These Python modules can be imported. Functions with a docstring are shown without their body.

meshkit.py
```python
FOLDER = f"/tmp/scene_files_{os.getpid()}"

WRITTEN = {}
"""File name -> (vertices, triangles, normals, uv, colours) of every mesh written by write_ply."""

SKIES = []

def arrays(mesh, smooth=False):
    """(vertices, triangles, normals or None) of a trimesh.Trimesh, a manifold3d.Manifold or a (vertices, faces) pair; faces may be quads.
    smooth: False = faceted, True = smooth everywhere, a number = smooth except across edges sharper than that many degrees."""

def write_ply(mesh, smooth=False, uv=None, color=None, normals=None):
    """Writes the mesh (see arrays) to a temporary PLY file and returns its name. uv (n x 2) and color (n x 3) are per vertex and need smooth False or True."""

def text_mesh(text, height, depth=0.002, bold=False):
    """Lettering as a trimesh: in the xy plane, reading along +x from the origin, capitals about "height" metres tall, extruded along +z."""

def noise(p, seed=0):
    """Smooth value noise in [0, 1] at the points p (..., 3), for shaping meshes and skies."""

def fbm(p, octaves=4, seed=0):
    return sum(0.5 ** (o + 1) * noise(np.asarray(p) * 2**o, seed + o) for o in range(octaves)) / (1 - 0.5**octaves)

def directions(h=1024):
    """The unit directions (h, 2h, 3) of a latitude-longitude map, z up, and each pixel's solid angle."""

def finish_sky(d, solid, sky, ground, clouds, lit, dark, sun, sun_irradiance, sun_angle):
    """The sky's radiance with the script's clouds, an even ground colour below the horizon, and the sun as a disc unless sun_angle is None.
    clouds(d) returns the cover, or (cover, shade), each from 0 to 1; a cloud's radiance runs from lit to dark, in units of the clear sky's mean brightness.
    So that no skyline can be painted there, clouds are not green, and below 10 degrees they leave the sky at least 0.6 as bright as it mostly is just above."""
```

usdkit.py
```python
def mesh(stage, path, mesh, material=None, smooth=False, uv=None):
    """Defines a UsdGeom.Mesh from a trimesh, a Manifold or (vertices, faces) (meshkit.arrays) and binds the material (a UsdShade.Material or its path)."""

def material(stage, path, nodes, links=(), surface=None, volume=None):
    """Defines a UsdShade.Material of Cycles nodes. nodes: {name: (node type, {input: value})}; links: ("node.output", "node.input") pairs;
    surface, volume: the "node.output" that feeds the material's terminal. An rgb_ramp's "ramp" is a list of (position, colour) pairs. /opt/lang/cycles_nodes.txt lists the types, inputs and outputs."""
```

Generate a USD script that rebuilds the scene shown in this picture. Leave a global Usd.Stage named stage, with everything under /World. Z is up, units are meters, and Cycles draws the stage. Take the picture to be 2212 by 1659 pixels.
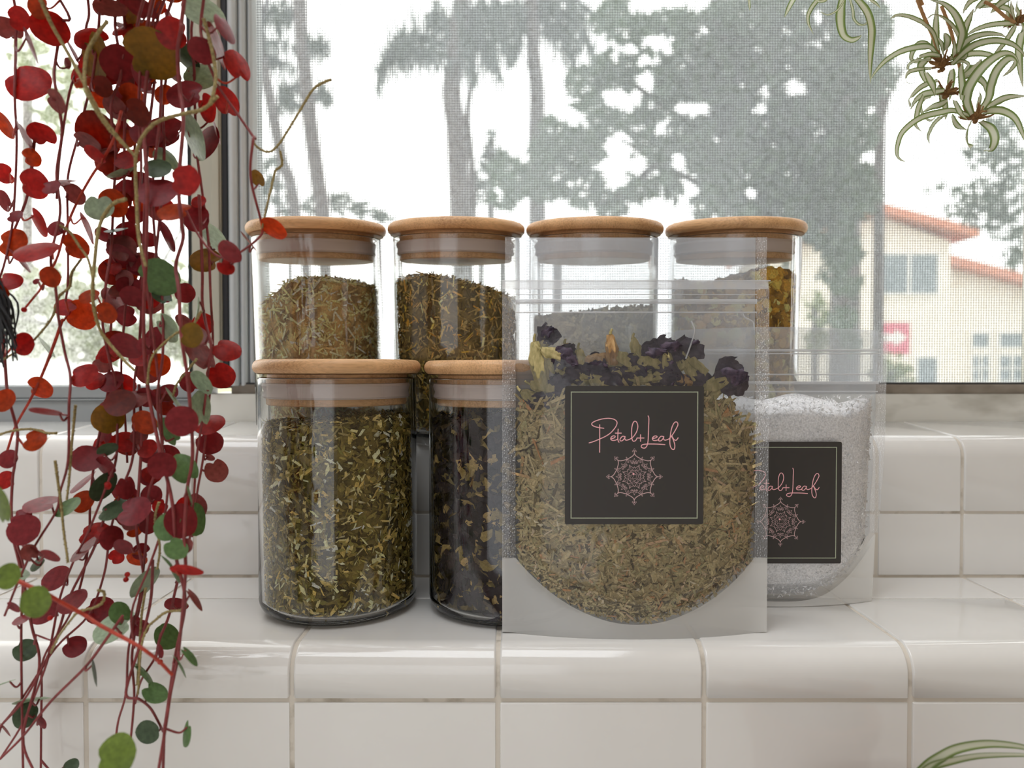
import math, random, numpy as np, trimesh, usdkit, meshkit
from pxr import Usd, UsdGeom, UsdLux, UsdShade, Sdf, Gf, Vt
import shapely, shapely.ops
from shapely.geometry import LineString, Polygon, Point

stage = Usd.Stage.CreateInMemory()
UsdGeom.SetStageUpAxis(stage, "Z"); UsdGeom.SetStageMetersPerUnit(stage, 1.0)
world = UsdGeom.Xform.Define(stage, "/World"); stage.SetDefaultPrim(world.GetPrim())
UsdGeom.Scope.Define(stage, "/World/Looks")

# ------------------------------------------------------------------ camera, sky, light, exposure
FPX, HORIZ, EYE = 1600.0, 797.0, 0.149
PITCH = math.atan((829.5 - HORIZ) / FPX)
cam = UsdGeom.Camera.Define(stage, "/World/camera")
cam.AddTranslateOp().Set(Gf.Vec3d(0, 0, EYE)); cam.AddRotateXOp().Set(90 - math.degrees(PITCH))
cam.CreateFocalLengthAttr(6.86); cam.CreateHorizontalApertureAttr(6.86 * 2212 / FPX)
cam.CreateVerticalApertureAttr(6.86 * 1659 / FPX)
cam.CreateFStopAttr(1.8); cam.CreateFocusDistanceAttr(0.44); cam.CreateClippingRangeAttr(Gf.Vec2f(0.02, 1000))
cam.CreateExposureAttr(0.0)

sky = UsdLux.DomeLight.Define(stage, "/World/sky")
sky.CreateColorAttr(Gf.Vec3f(1.0, 0.99, 0.97)); sky.CreateIntensityAttr(1.2)
sun = UsdLux.DistantLight.Define(stage, "/World/sun")        # low, soft evening sun off to the left behind the trees
sun.CreateColorAttr(Gf.Vec3f(1.0, 0.80, 0.55)); sun.CreateIntensityAttr(0.9); sun.CreateAngleAttr(4)
sun.AddRotateXYZOp().Set(Gf.Vec3f(72, 0, -62))

def area(name, loc, rot, w, h, inten, col):
    l = UsdLux.RectLight.Define(stage, "/World/" + name)
    l.AddTranslateOp().Set(Gf.Vec3d(*loc)); l.AddRotateXYZOp().Set(Gf.Vec3f(*rot))
    l.CreateWidthAttr(w); l.CreateHeightAttr(h); l.CreateIntensityAttr(inten); l.CreateColorAttr(Gf.Vec3f(*col)); l.CreateNormalizeAttr(False)
area("unseen_ceiling_light", (-0.4, -0.30, 1.93), (0, 0, 0), 1.5, 1.2, 4.5, (0.94, 0.985, 1.03))  # unseen overhead light, placed to brighten the sill tops
area("unseen_rear_light", (-0.6, -2.30, 0.2), (90, 0, 0), 1.6, 1.9, 1.1, (0.92, 0.97, 1.03))  # unseen soft light behind the camera, placed to light the front faces

# ------------------------------------------------------------------ helpers
rng = np.random.default_rng(7)
def lin(r, g, b):
    c = np.array([r, g, b], float) / 255
    return tuple(np.where(c <= 0.04045, c / 12.92, ((c + 0.055) / 1.055) ** 2.4))
def P(px, py, y):
    xc, yc = (px - 1106.0) / FPX, (829.5 - py) / FPX
    d = np.array([xc, math.cos(PITCH) + yc * math.sin(PITCH), -math.sin(PITCH) + yc * math.cos(PITCH)])
    return d * (y / d[1]) + np.array([0, 0, EYE])
def PP(pts, y): return np.array([P(a, b, y) for a, b in pts])
_names = {}
def numbered(parent, name):
    k = (parent, name); n = _names.get(k, 0); _names[k] = n + 1
    return f"{parent}/{name}" if n == 0 else f"{parent}/{name}_{n:03d}"
def tag(o, label=None, cat=None, group=None, kind=None):
    o = o.GetPrim() if hasattr(o, "GetPrim") else o
    for k, v in (("label", label), ("category", cat), ("group", group), ("kind", kind)):
        if v: o.SetCustomDataByKey(k, v)
    return o
def thing(name, label, cat=None, group=None, kind=None, loc=(0, 0, 0), parent="/World"):
    x = UsdGeom.Xform.Define(stage, numbered(str(parent), name))
    if any(loc): x.AddTranslateOp().Set(Gf.Vec3d(*map(float, loc)))
    return tag(x, label, cat, group, kind)
def path_of(p): return "/World" if p is None else (p if isinstance(p, str) else str(p.GetPath()))
def obj(name, mesh, mat, parent=None, label=None, cat=None, group=None, kind=None, smooth=40, org=None):
    if isinstance(mesh, list): mesh = trimesh.util.concatenate(mesh)
    if org is not None:
        if isinstance(mesh, tuple): mesh = (np.asarray(mesh[0]) - np.asarray(org), mesh[1])
        else:
            mesh = mesh.copy(); mesh.apply_translation(-np.asarray(org, float))
    m = usdkit.mesh(stage, numbered(path_of(parent), name), mesh, mat, smooth=smooth)
    if org is not None: UsdGeom.Xformable(m).AddTranslateOp().Set(Gf.Vec3d(*map(float, org)))
    return tag(m, label, cat, group, kind)

def rnd(mesh, per, r, fixed=None):
    """Gives every run of PER vertices one random number, kept with the mesh for the primvar rnd."""
    n = len(mesh.vertices); mesh.metadata["rnd"] = np.full(n, fixed) if fixed is not None else np.repeat(r.random(n // per + 1), per)[:n]; return mesh
def concat(ms):
    m = trimesh.util.concatenate(ms); m.metadata["rnd"] = np.concatenate([x.metadata.get("rnd", np.full(len(x.vertices), 0.2)) for x in ms]); return m
def robj(name, mesh, *a, **k):
    val = mesh.metadata["rnd"]; o = obj(name, mesh, *a, smooth=False, **k)
    UsdGeom.PrimvarsAPI(o).CreatePrimvar("rnd", Sdf.ValueTypeNames.FloatArray, "vertex").Set(Vt.FloatArray.FromNumpy(val.astype(np.float32))); return o
def tm(v, f): return trimesh.Trimesh(np.asarray(v, float), np.asarray(f, int), process=False)
def quads(q):
    q = np.asarray(q); return np.vstack([q[:, [0, 1, 2]], q[:, [0, 2, 3]]])
def box(lo, hi, bev=0.0):
    lo, hi = np.array(lo, float), np.array(hi, float)
    if bev <= 0:
        m = trimesh.creation.box(hi - lo); m.apply_translation((lo + hi) / 2); return m
    pts = []
    for s in np.ndindex(2, 2, 2):
        c = np.where(np.array(s) == 0, lo, hi); d = np.where(np.array(s) == 0, bev, -bev)
        for k in range(3):
            p = c + d; p[k] = c[k]; pts.append(p)
        pts.append(c + d * 0.30)
    return trimesh.convex.convex_hull(np.array(pts))
def lathe(prof, n=72, closed=False):
    prof = np.array(prof, float); k = len(prof); a = np.arange(n) * 2 * math.pi / n
    v = np.stack([prof[:, None, 0] * np.cos(a), prof[:, None, 0] * np.sin(a), np.broadcast_to(prof[:, None, 1], (k, n))], -1).reshape(-1, 3)
    rows = range(k if closed else k - 1); q = []
    for i in rows:
        j = (i + 1) % k; b = np.arange(n); c = (b + 1) % n
        q.append(np.stack([i * n + b, i * n + c, j * n + c, j * n + b], 1))
    f = quads(np.vstack(q)); m = tm(v, f)
    ar = m.area_faces; m.update_faces(ar > 1e-14); return m
def spline(p, n=8):
    p = np.array(p, float)
    if len(p) < 3:
        t = np.linspace(0, 1, n + 1)[:, None]; return p[0] * (1 - t) + p[-1] * t
    e = np.vstack([2 * p[0] - p[1], p, 2 * p[-1] - p[-2]]); out = []
    for i in range(1, len(e) - 2):
        t = np.arange(n)[:, None] / n; a, b, c, d = e[i - 1:i + 3]
        out.append(0.5 * (2 * b + (c - a) * t + (2 * a - 5 * b + 4 * c - d) * t ** 2 + (3 * b - a - 3 * c + d) * t ** 3))
    return np.vstack(out + [p[-1:]])
def tube(p, r, sides=6):
    p = np.asarray(p, float); n = len(p); r = np.broadcast_to(r, (n,))
    t = np.gradient(p, axis=0); t /= np.linalg.norm(t, axis=1, keepdims=True) + 1e-12
    ref = np.array([0.31, 0.9, 0.2]); a = np.cross(t, ref); a /= np.linalg.norm(a, axis=1, keepdims=True) + 1e-12; b = np.cross(t, a)
    g = np.arange(sides) * 2 * math.pi / sides
    v = p[:, None] + r[:, None, None] * (np.cos(g)[None, :, None] * a[:, None] + np.sin(g)[None, :, None] * b[:, None])
    i, j = np.meshgrid(np.arange(n - 1), np.arange(sides), indexing="ij"); k = (j + 1) % sides
    f = quads(np.stack([i * sides + j, i * sides + k, (i + 1) * sides + k, (i + 1) * sides + j], -1).reshape(-1, 4))
    v = np.vstack([v.reshape(-1, 3), p[:1], p[-1:]]); N = n * sides; s = np.arange(sides); s2 = (s + 1) % sides
    return tm(v, np.vstack([f, np.stack([np.full(sides, N), s2, s], 1), np.stack([np.full(sides, N + 1), N - sides + s, N - sides + s2], 1)]))
def profile_extrude(prof, x0, x1, bev):
    """A closed (y,z) profile (counter-clockwise seen from +x) swept along x, its ends drawn in by bev."""
    p = np.array(prof, float); k = len(p)
    e = np.roll(p, -1, 0) - p; nrm = np.stack([e[:, 1], -e[:, 0]], 1); nrm /= np.linalg.norm(nrm, axis=1, keepdims=True)
    vn = nrm + np.roll(nrm, 1, 0); vn /= np.maximum((vn * nrm).sum(1), 0.35)[:, None]
    rows = [(x0, bev), (x0 + bev * 0.35, bev * 0.3), (x0 + bev, 0), (x1 - bev, 0), (x1 - bev * 0.35, bev * 0.3), (x1, bev)]
    v = np.vstack([np.column_stack([np.full(k, x), p - vn * b]) for x, b in rows]); q = []
    for r in range(len(rows) - 1):
        a = np.arange(k); b = (a + 1) % k; q.append(np.stack([r * k + a, r * k + b, (r + 1) * k + b, (r + 1) * k + a], 1))
    f = quads(np.vstack(q))
    cv, cf = trimesh.creation.triangulate_polygon(Polygon(p), engine="earcut")
    cf = np.asarray(cf); ln = (len(rows) - 1) * k
    if len(cv) == k:
        f = np.vstack([f, cf[:, ::-1], cf + ln])
    m = tm(v, f); m.fix_normals(); return m

# ------------------------------------------------------------------ materials
def M(name, nodes, links, surface): return usdkit.material(stage, "/World/Looks/" + name, nodes, links, surface=surface)
def plain(name, col, rough=0.5, **kw):
    return M(name, {"p": ("principled_bsdf", {"base_color": col, "roughness": rough, **kw})}, [], "p.BSDF")
def speckled(name, c1, c2, scale, rough=0.5, bump=0.0, stretch=(1, 1, 1), detail=4, dist=0.0, lo=0.3, hi=0.7, **kw):
    n = {"g": ("geometry", {}), "map": ("mapping", {"scale": stretch}), "n": ("noise_texture", {"scale": scale, "detail": detail, "distortion": dist}),
         "r": ("rgb_ramp", {"ramp": [(0, c1), (lo, c1), (hi, c2), (1, c2)]}), "p": ("principled_bsdf", {"roughness": rough, **kw})}
    l = [("g.position", "map.vector"), ("map.vector", "n.vector"), ("n.fac", "r.fac"), ("r.color", "p.base_color")]
    if bump: n["b"] = ("bump", {"strength": 1.0, "distance": bump}); l += [("n.fac", "b.height"), ("b.normal", "p.normal")]
    return M(name, n, l, "p.BSDF")
def islands(name, stops, rough=0.75, trans=0.0, fine=900):
    """Each loose flake its own colour (the mesh primvar rnd, one value per flake)."""
    n = {"g": ("geometry", {}), "at": ("attribute", {"attribute": "rnd"}), "r": ("rgb_ramp", {"ramp": stops}), "nz": ("noise_texture", {"scale": fine, "detail": 2}),
         "k": ("map_range", {"from_min": 0.25, "from_max": 0.75, "to_min": 0.72, "to_max": 1.2}),
         "mx": ("vector_math", {"math_type": "multiply"}), "cb": ("combine_xyz", {}), "p": ("principled_bsdf", {"roughness": rough, "specular_ior_level": 0.25})}
    l = [("at.fac", "r.fac"), ("g.position", "nz.vector"), ("nz.fac", "k.value"), ("k.result", "cb.x"), ("k.result", "cb.y"), ("k.result", "cb.z"),
         ("r.color", "mx.vector1"), ("cb.vector", "mx.vector2"), ("mx.vector", "p.base_color")]
    out = "p.BSDF"
    if trans:
        n["t"] = ("translucent_bsdf", {}); n["mc"] = ("mix_closure", {"fac": trans})
        l += [("mx.vector", "t.color"), ("p.BSDF", "mc.closure1"), ("t.BSDF", "mc.closure2")]; out = "mc.closure"
    return M(name, n, l, out)
def leafy(name, col, trans_col, fac=0.5, rough=0.4, scale=260, back=None, bcol=None):
    """A leaf: its own colour with fine mottling, and light coming through. bcol: the colour of its other side."""
    n = {"g": ("geometry", {}), "nz": ("noise_texture", {"scale": scale, "detail": 3}), "k": ("map_range", {"from_min": 0.3, "from_max": 0.7, "to_min": 0.75, "to_max": 1.15}),
         "cb": ("combine_xyz", {}), "m1": ("vector_math", {"math_type": "multiply", "vector1": col}), "m2": ("vector_math", {"math_type": "multiply", "vector1": trans_col}),
         "p": ("principled_bsdf", {"roughness": rough, "specular_ior_level": 0.35}), "t": ("translucent_bsdf", {}), "mc": ("mix_closure", {"fac": fac})}
    l = [("g.position", "nz.vector"), ("nz.fac", "k.value"), ("k.result", "cb.x"), ("k.result", "cb.y"), ("k.result", "cb.z"), ("cb.vector", "m1.vector2"), ("cb.vector", "m2.vector2"),
         ("m1.vector", "p.base_color"), ("m2.vector", "t.color"), ("p.BSDF", "mc.closure1"), ("t.BSDF", "mc.closure2")]
    return M(name, n, l, "mc.closure")
def film(name, haze, hcol, gloss_rough=0.06, bump=None, fres=1.45, tint=(1, 1, 1), hmix=0.5):
    """Thin clear sheet: mostly straight through, some milky scatter, a glossy face."""
    n = {"tr": ("transparent_bsdf", {"color": tint}), "d": ("diffuse_bsdf", {"color": hcol}), "tl": ("translucent_bsdf", {"color": hcol}), "dm": ("mix_closure", {"fac": hmix}),
         "hz": ("mix_closure", {"fac": haze}), "gl": ("glossy_bsdf", {"color": (1, 1, 1), "roughness": gloss_rough}), "fr": ("fresnel", {"IOR": fres}), "out": ("mix_closure", {})}
    l = [("d.BSDF", "dm.closure1"), ("tl.BSDF", "dm.closure2"), ("tr.BSDF", "hz.closure1"), ("dm.closure", "hz.closure2"), ("hz.closure", "out.closure1"), ("gl.BSDF", "out.closure2"), ("fr.fac", "out.fac")]
    if bump:
        kind, inp, dist, sock = bump
        n["g"] = ("geometry", {}); n["tx"] = (kind, inp); n["b"] = ("bump", {"strength": 1.0, "distance": dist})
        l += [("g.position", "tx.vector"), (f"tx.{sock}", "b.height"), ("b.normal", "gl.normal")]
    return M(name, n, l, "out.closure")

m_tile = speckled("glazed_white_tile", lin(225, 223, 219), lin(232, 230, 227), 9, rough=0.10, coat_weight=0.3, coat_roughness=0.04)
m_grout = speckled("grout", lin(214, 206, 194), lin(150, 138, 120), 70, rough=0.9, bump=0.0006, lo=0.55, hi=0.8)
m_paint = speckled("weathered_paint", lin(216, 214, 206), lin(172, 168, 156), 26, rough=0.6, bump=0.0008, stretch=(0.6, 1, 1.4), lo=0.5, hi=0.72)
m_rail = speckled("dull_aluminium_rail", lin(160, 150, 138), lin(118, 108, 96), 48, rough=0.55, stretch=(0.7, 1, 1), lo=0.35, hi=0.7)
m_alu = speckled("anodised_aluminium", lin(204, 208, 210), lin(184, 190, 192), 30, rough=0.4, metallic=0.1, stretch=(1, 1, 0.2))
m_alu_grey = speckled("grey_sash_aluminium", lin(152, 156, 158), lin(132, 135, 136), 30, rough=0.45, metallic=0.2, stretch=(0.2, 1, 1))
m_stile = speckled("cream_sash_enamel", lin(186, 183, 168), lin(168, 165, 150), 24, rough=0.5, stretch=(1, 1, 0.3))
m_black = plain("black_gasket", (0.012, 0.013, 0.016), 0.6)
m_wall = speckled("interior_wall_paint", lin(226, 220, 212), lin(232, 227, 220), 20, rough=0.8)
m_tan = speckled("tan_wall_paint", lin(150, 128, 98), lin(160, 138, 108), 10, rough=0.6)
m_ceil = plain("ceiling_white", lin(235, 233, 230), 0.9)
m_floor = speckled("floor_wood", lin(120, 88, 60), lin(148, 112, 78), 14, rough=0.4, stretch=(1, 0.1, 1))
m_bamboo = None
def bamboo(name, c1, c2):
    n = {"tc": ("texture_coordinate", {}), "map": ("mapping", {"scale": (7, 160, 160)}), "n": ("noise_texture", {"scale": 6, "detail": 3, "roughness": 0.6}),
         "map2": ("mapping", {"scale": (1, 14, 3)}), "n2": ("noise_texture", {"scale": 5, "detail": 2}), "ad": ("mix", {"mix_type": "mix", "fac": 0.45}),
         "r": ("rgb_ramp", {"ramp": [(0.3, c1), (0.52, c2), (0.7, tuple(min(1, x * 1.22) for x in c2))]}), "p": ("principled_bsdf", {"roughness": 0.42, "specular_ior_level": 0.4})}
    l = [("tc.object", "map.vector"), ("map.vector", "n.vector"), ("tc.object", "map2.vector"), ("map2.vector", "n2.vector"), ("n.fac", "ad.color1"), ("n2.fac", "ad.color2"), ("ad.color", "r.fac"), ("r.color", "p.base_color")]
    return M(name, n, l, "p.BSDF")
m_bamboo = bamboo("bamboo", lin(172, 127, 84), lin(216, 171, 124))
m_seal = plain("silicone_ring", lin(222, 205, 198), 0.45, subsurface_weight=0.0)
m_glass = M("jar_glass", {"g": ("principled_bsdf", {"base_color": (0.985, 0.995, 0.99), "roughness": 0.0, "ior": 1.47, "transmission_weight": 1.0})}, [], "g.BSDF")

# ------------------------------------------------------------------ tiled sill: two steps of white glazed tile
YF, YR, ZU, SL = 0.391, 0.528, 0.1005, 0.07
YW = 0.612
XJ = [-0.0075 + 0.110 * k for k in range(-6, 6)]
def bullnose(y0, zlo, ztop, R, yend, slope, th=0.008):
    out = [(y0, zlo), (y0, ztop - R)] + [(y0 + R - R * math.cos(a), ztop - R + R * math.sin(a)) for a in np.linspace(0, math.pi / 2, 9)[1:]]
    out += [(yend, ztop + slope * (yend - y0 - R))]
    inn = [(yend, ztop + slope * (yend - y0 - R) - th), (y0 + R, ztop - th)] + [(y0 + R - (R - th) * math.cos(a), ztop - R + (R - th) * math.sin(a)) for a in np.linspace(math.pi / 2, 0, 5)[1:]] + [(y0 + th, zlo)]
    return [p for p in (out + inn)][::-1]
t1 = thing("trim_1", "lower step of the white tiled windowsill with rounded front tiles", kind="structure")
g = 0.0011
def jit(): return float(rng.normal(0, 0.00025))
for a, b in zip(XJ[:-1], XJ[1:]):
    b = min(b, 0.4755)
    dz = jit()
    obj("tile", profile_extrude(bullnose(YF + jit(), -0.0262, 0.0 + dz * 0.3, 0.0145, 0.4768, 0), a + g, b - g, 0.0012), m_tile, t1, smooth=50)
    obj("tile", box((a + g, YF + jit() + 0.0004, -0.1365), (b - g, YF + 0.009, -0.0288), 0.0011), m_tile, t1, smooth=30)
    obj("tile", box((a + g, 0.4788, -0.008), (b - g, 0.5262, 0.0002 + dz * 0.4), 0.0010), m_tile, t1, smooth=30)
grp = bullnose(YF + 0.0012, -0.137, -0.0009, 0.014, 0.535, 0, th=0.007)
obj("grout", profile_extrude([(0.535, -0.0009), (YF + 0.0145, -0.0009)] + [(YF + 0.0012 + 0.0135 - 0.0135 * math.cos(t), -0.0144 + 0.0135 * math.sin(t)) for t in np.linspace(math.pi / 2, 0, 9)] + [(YF + 0.0012, -0.137), (0.535, -0.137)], -0.75, 0.475, 0.0), m_grout, t1, smooth=40)
t2 = thing("trim_2", "upper step of the white tiled windowsill under the window frame", kind="structure")
XU = sorted(XJ + [0.2615])
for a, b in zip(XU[:-1], XU[1:]):
    b = min(b, 0.4755)
    obj("tile", box((a + g, YR + jit() + 0.0004, 0.0010), (b - g, YR + 0.008, 0.0452), 0.0010), m_tile, t2, smooth=30)
    obj("tile", profile_extrude(bullnose(YR + jit(), 0.0474, ZU, 0.0145, YW, SL), a + g, b - g, 0.0012), m_tile, t2, smooth=50)
obj("grout", profile_extrude([(YW + 0.05, ZU + SL * 0.07 - 0.0011), (YR + 0.0145, ZU - 0.0011)] + [(YR + 0.0012 + 0.0135 - 0.0135 * math.cos(t), ZU - 0.0146 + 0.0135 * math.sin(t)) for t in np.linspace(math.pi / 2, 0, 9)] + [(YR + 0.0012, -0.02), (YW + 0.05, -0.02)], -0.75, 0.475, 0.0), m_grout, t2, smooth=40)

# ------------------------------------------------------------------ room shell (mostly behind and beside the camera)
def wall(name, lo, hi, mat, label): return obj(name, box(lo, hi), mat, None, label=label, kind="structure", smooth=False)
wall("floor", (-1.8, -2.5, -1.0), (0.6, 0.75, -0.95), m_floor, "brown wooden kitchen floor behind the camera")
wall("ceiling", (-1.8, -2.5, 2.0), (0.6, 0.75, 2.05), m_ceil, "white kitchen ceiling")
wall("wall_left", (-1.85, -2.5, -0.95), (-1.8, 0.75, 2.0), m_wall, "pale painted wall left of the room")
wall("unseen_wall_right", (0.475, -2.5, -0.95), (0.5, 0.60, 2.0), m_tan, "unseen tan side wall beside the window, tinting the right end of the sill")  # out of view; tan chosen to tint and darken the rightmost tiles
wall("wall_back", (-1.8, -2.5, -0.95), (0.475, -2.45, 2.0), m_wall, "pale wall at the far end of the room")
wf = thing("wall_front", "pale painted wall around the window", kind="structure")
obj("panel", box((-1.8, 0.60, -0.95), (0.475, 0.66, -0.03)), m_wall, wf, smooth=False)
obj("panel", box((-1.8, 0.60, -0.03), (-0.76, 0.66, 2.0)), m_wall, wf, smooth=False)
obj("panel", box((-0.76, 0.60, 1.02), (0.475, 0.66, 2.0)), m_wall, wf, smooth=False)
obj("counter", box((-1.8, -0.02, -0.18), (0.475, 0.40, -0.14), 0.004), m_tile, None, label="white kitchen counter below the tiled sill", kind="structure", smooth=30)

# ------------------------------------------------------------------ window
def xw(px, y=0.62): return (px - 1106) * y / FPX
def zw(py, y=0.62): return EYE + (HORIZ - py) * y / FPX
w1 = thing("window_1", "left sliding sash with grey metal rail and cloudy textured glass", kind="structure")
ZT = 1.0
obj("bottom_rail", [box((-0.74, 0.616, zw(861)), (xw(452), 0.640, zw(833)), 0.002), box((-0.74, 0.6145, zw(865)), (xw(430), 0.620, zw(861)), 0.0008)], m_alu_grey, w1, smooth=30)
obj("track", profile_extrude([(0.6135, 0.1035), (0.617, zw(866)), (0.64, zw(866)), (0.64, 0.1035)][::-1], -0.74, xw(446), 0.001), m_alu_grey, w1, smooth=30)
st = [box((xw(436), 0.612, zw(838)), (xw(489), 0.640, ZT), 0.002), box((xw(418), 0.618, zw(833)), (xw(437), 0.640, ZT), 0.0015), box((xw(470), 0.6095, zw(838)), (xw(486), 0.614, ZT), 0.001)]
obj("stile", st, m_stile, w1, smooth=30)
def pane_sheet(x0, x1, z0, y): return tm([[x0, y, z0], [x1, y, z0], [x1, y, ZT], [x0, y, ZT]], [[0, 1, 2], [0, 2, 3]])
def dirty_glass(name, haze_lo, haze_hi, scale, col, detail=2, bump=0.0, hm=0.85):
    n = {"g": ("geometry", {}), "nz": ("noise_texture", {"scale": scale, "detail": detail, "roughness": 0.65}), "nb": ("noise_texture", {"scale": 7, "detail": 1}),
         "av": ("math", {"math_type": "multiply"}), "k": ("map_range", {"from_min": 0.14, "from_max": 0.36, "to_min": haze_lo, "to_max": haze_hi, "clamp": True}),
         "tr": ("transparent_bsdf", {"color": (0.97, 0.985, 0.98)}), "tl": ("translucent_bsdf", {"color": col}), "d": ("diffuse_bsdf", {"color": col}), "dm": ("mix_closure", {"fac": hm}),
         "hz": ("mix_closure", {}), "gl": ("glossy_bsdf", {"color": (1, 1, 1), "roughness": 0.03}), "fr": ("fresnel", {"IOR": 1.45}), "o": ("mix_closure", {})}
    l = [("g.position", "nz.vector"), ("g.position", "nb.vector"), ("nz.fac", "av.value1"), ("nb.fac", "av.value2"), ("av.value", "k.value"), ("k.result", "hz.fac"), ("d.BSDF", "dm.closure1"), ("tl.BSDF", "dm.closure2"),
         ("tr.BSDF", "hz.closure1"), ("dm.closure", "hz.closure2"), ("hz.closure", "o.closure1"), ("gl.BSDF", "o.closure2"), ("fr.fac", "o.fac")]
    return M(name, n, l, "o.closure")
m_pane_l = dirty_glass("cloudy_textured_glass", 0.14, 0.58, 420, (0.93, 0.96, 0.95))
m_pane_r = dirty_glass("dusty_hazed_glass", 0.17, 0.30, 160, (0.80, 0.88, 0.98))  # dust, with bluish scatter that also stands for haze and lens glare
obj("pane", pane_sheet(-0.735, xw(424), zw(835), 0.627), m_pane_l, w1, smooth=False)
obj("glazing_bead", [box((xw(414, 0.63), 0.624, zw(836)), (xw(420, 0.63), 0.632, ZT), 0.001), box((-0.735, 0.622, zw(836)), (xw(420), 0.630, zw(832)), 0.001)], m_black, w1, smooth=30)
w2 = thing("window_2", "right half of the window with insect screen and dusty glass", kind="structure")
obj("gasket", box((xw(489), 0.613, zw(838)), (xw(501), 0.645, ZT), 0.001), m_black, w2, smooth=30)
def rib(x0, x1, yf, n=8):   # a rounded vertical rib of the channel
    a = np.linspace(0, math.pi, n); c, r = (x0 + x1) / 2, (x1 - x0) / 2
    pts = [(c - r * math.cos(t), yf - 0.004 * math.sin(t)) for t in a] + [(x1, 0.65), (x0, 0.65)]
    return trimesh.creation.extrude_polygon(Polygon(pts), ZT - zw(833), engine="earcut").apply_translation((0, 0, zw(833)))
obj("channel", [rib(xw(501), xw(519), 0.616), rib(xw(519), xw(533), 0.622), rib(xw(533), xw(545), 0.628)], m_alu, w2, smooth=40)
obj("sill_board", profile_extrude([(0.6135, 0.1035), (0.6150, zw(851)), (0.66, zw(850)), (0.66, 0.1035)][::-1], xw(446), 0.475, 0.0008), m_paint, w2, smooth=30)
obj("rail", box((xw(500), 0.6185, zw(850) - 0.0005), (0.475, 0.645, zw(830)), 0.0012), m_rail, w2, smooth=30)
obj("rail_gasket", box((xw(500), 0.6195, zw(830)), (0.475, 0.645, zw(826.5)), 0.0005), m_black, w2, smooth=30)
obj("jamb", box((0.4525, 0.618, zw(828)), (0.475, 0.66, ZT), 0.002), m_stile, w2, smooth=30)
m_screen = plain("screen_wire", lin(128, 132, 134), 0.5)
sv, sf = [], []
def wires():
    P0, Wd = 0.0022, 0.0002; X0, X1, Z0, Z1 = xw(545, .635), 0.4525, zw(826.5), 0.62; ys = 0.636; ms = []
    base = np.array([[-1, -1], [1, -1], [1, 1], [-1, 1]], float) * Wd
    def stick(c0, c1, axis):
        v = []
        for c in (c0, c1):
            for du, dv in base: v.append(np.array(c) + (np.array([du, dv, 0]) if axis == 2 else np.array([0, dv, du])))
        return v
    V, F = [], []
    for x in np.arange(X0, X1, P0): V += stick((x, ys, Z0), (x, ys, Z1), 2)
    for z in np.arange(Z0, Z1, P0): V += stick((X0, ys + 0.0002, z), (X1, ys + 0.0002, z), 0)
    n = len(V) // 8; q = np.array([[0, 1, 5, 4], [1, 2, 6, 5], [2, 3, 7, 6], [3, 0, 4, 7]])
    return tm(np.array(V), quads((q[None] + 8 * np.arange(n)[:, None, None]).reshape(-1, 4)))
obj("screen", wires(), m_screen, w2, kind="stuff", label="fine grey insect screen", smooth=False)
obj("pane", pane_sheet(xw(545, .65), 0.475, zw(828), 0.649), m_pane_r, w2, smooth=False)
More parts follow.
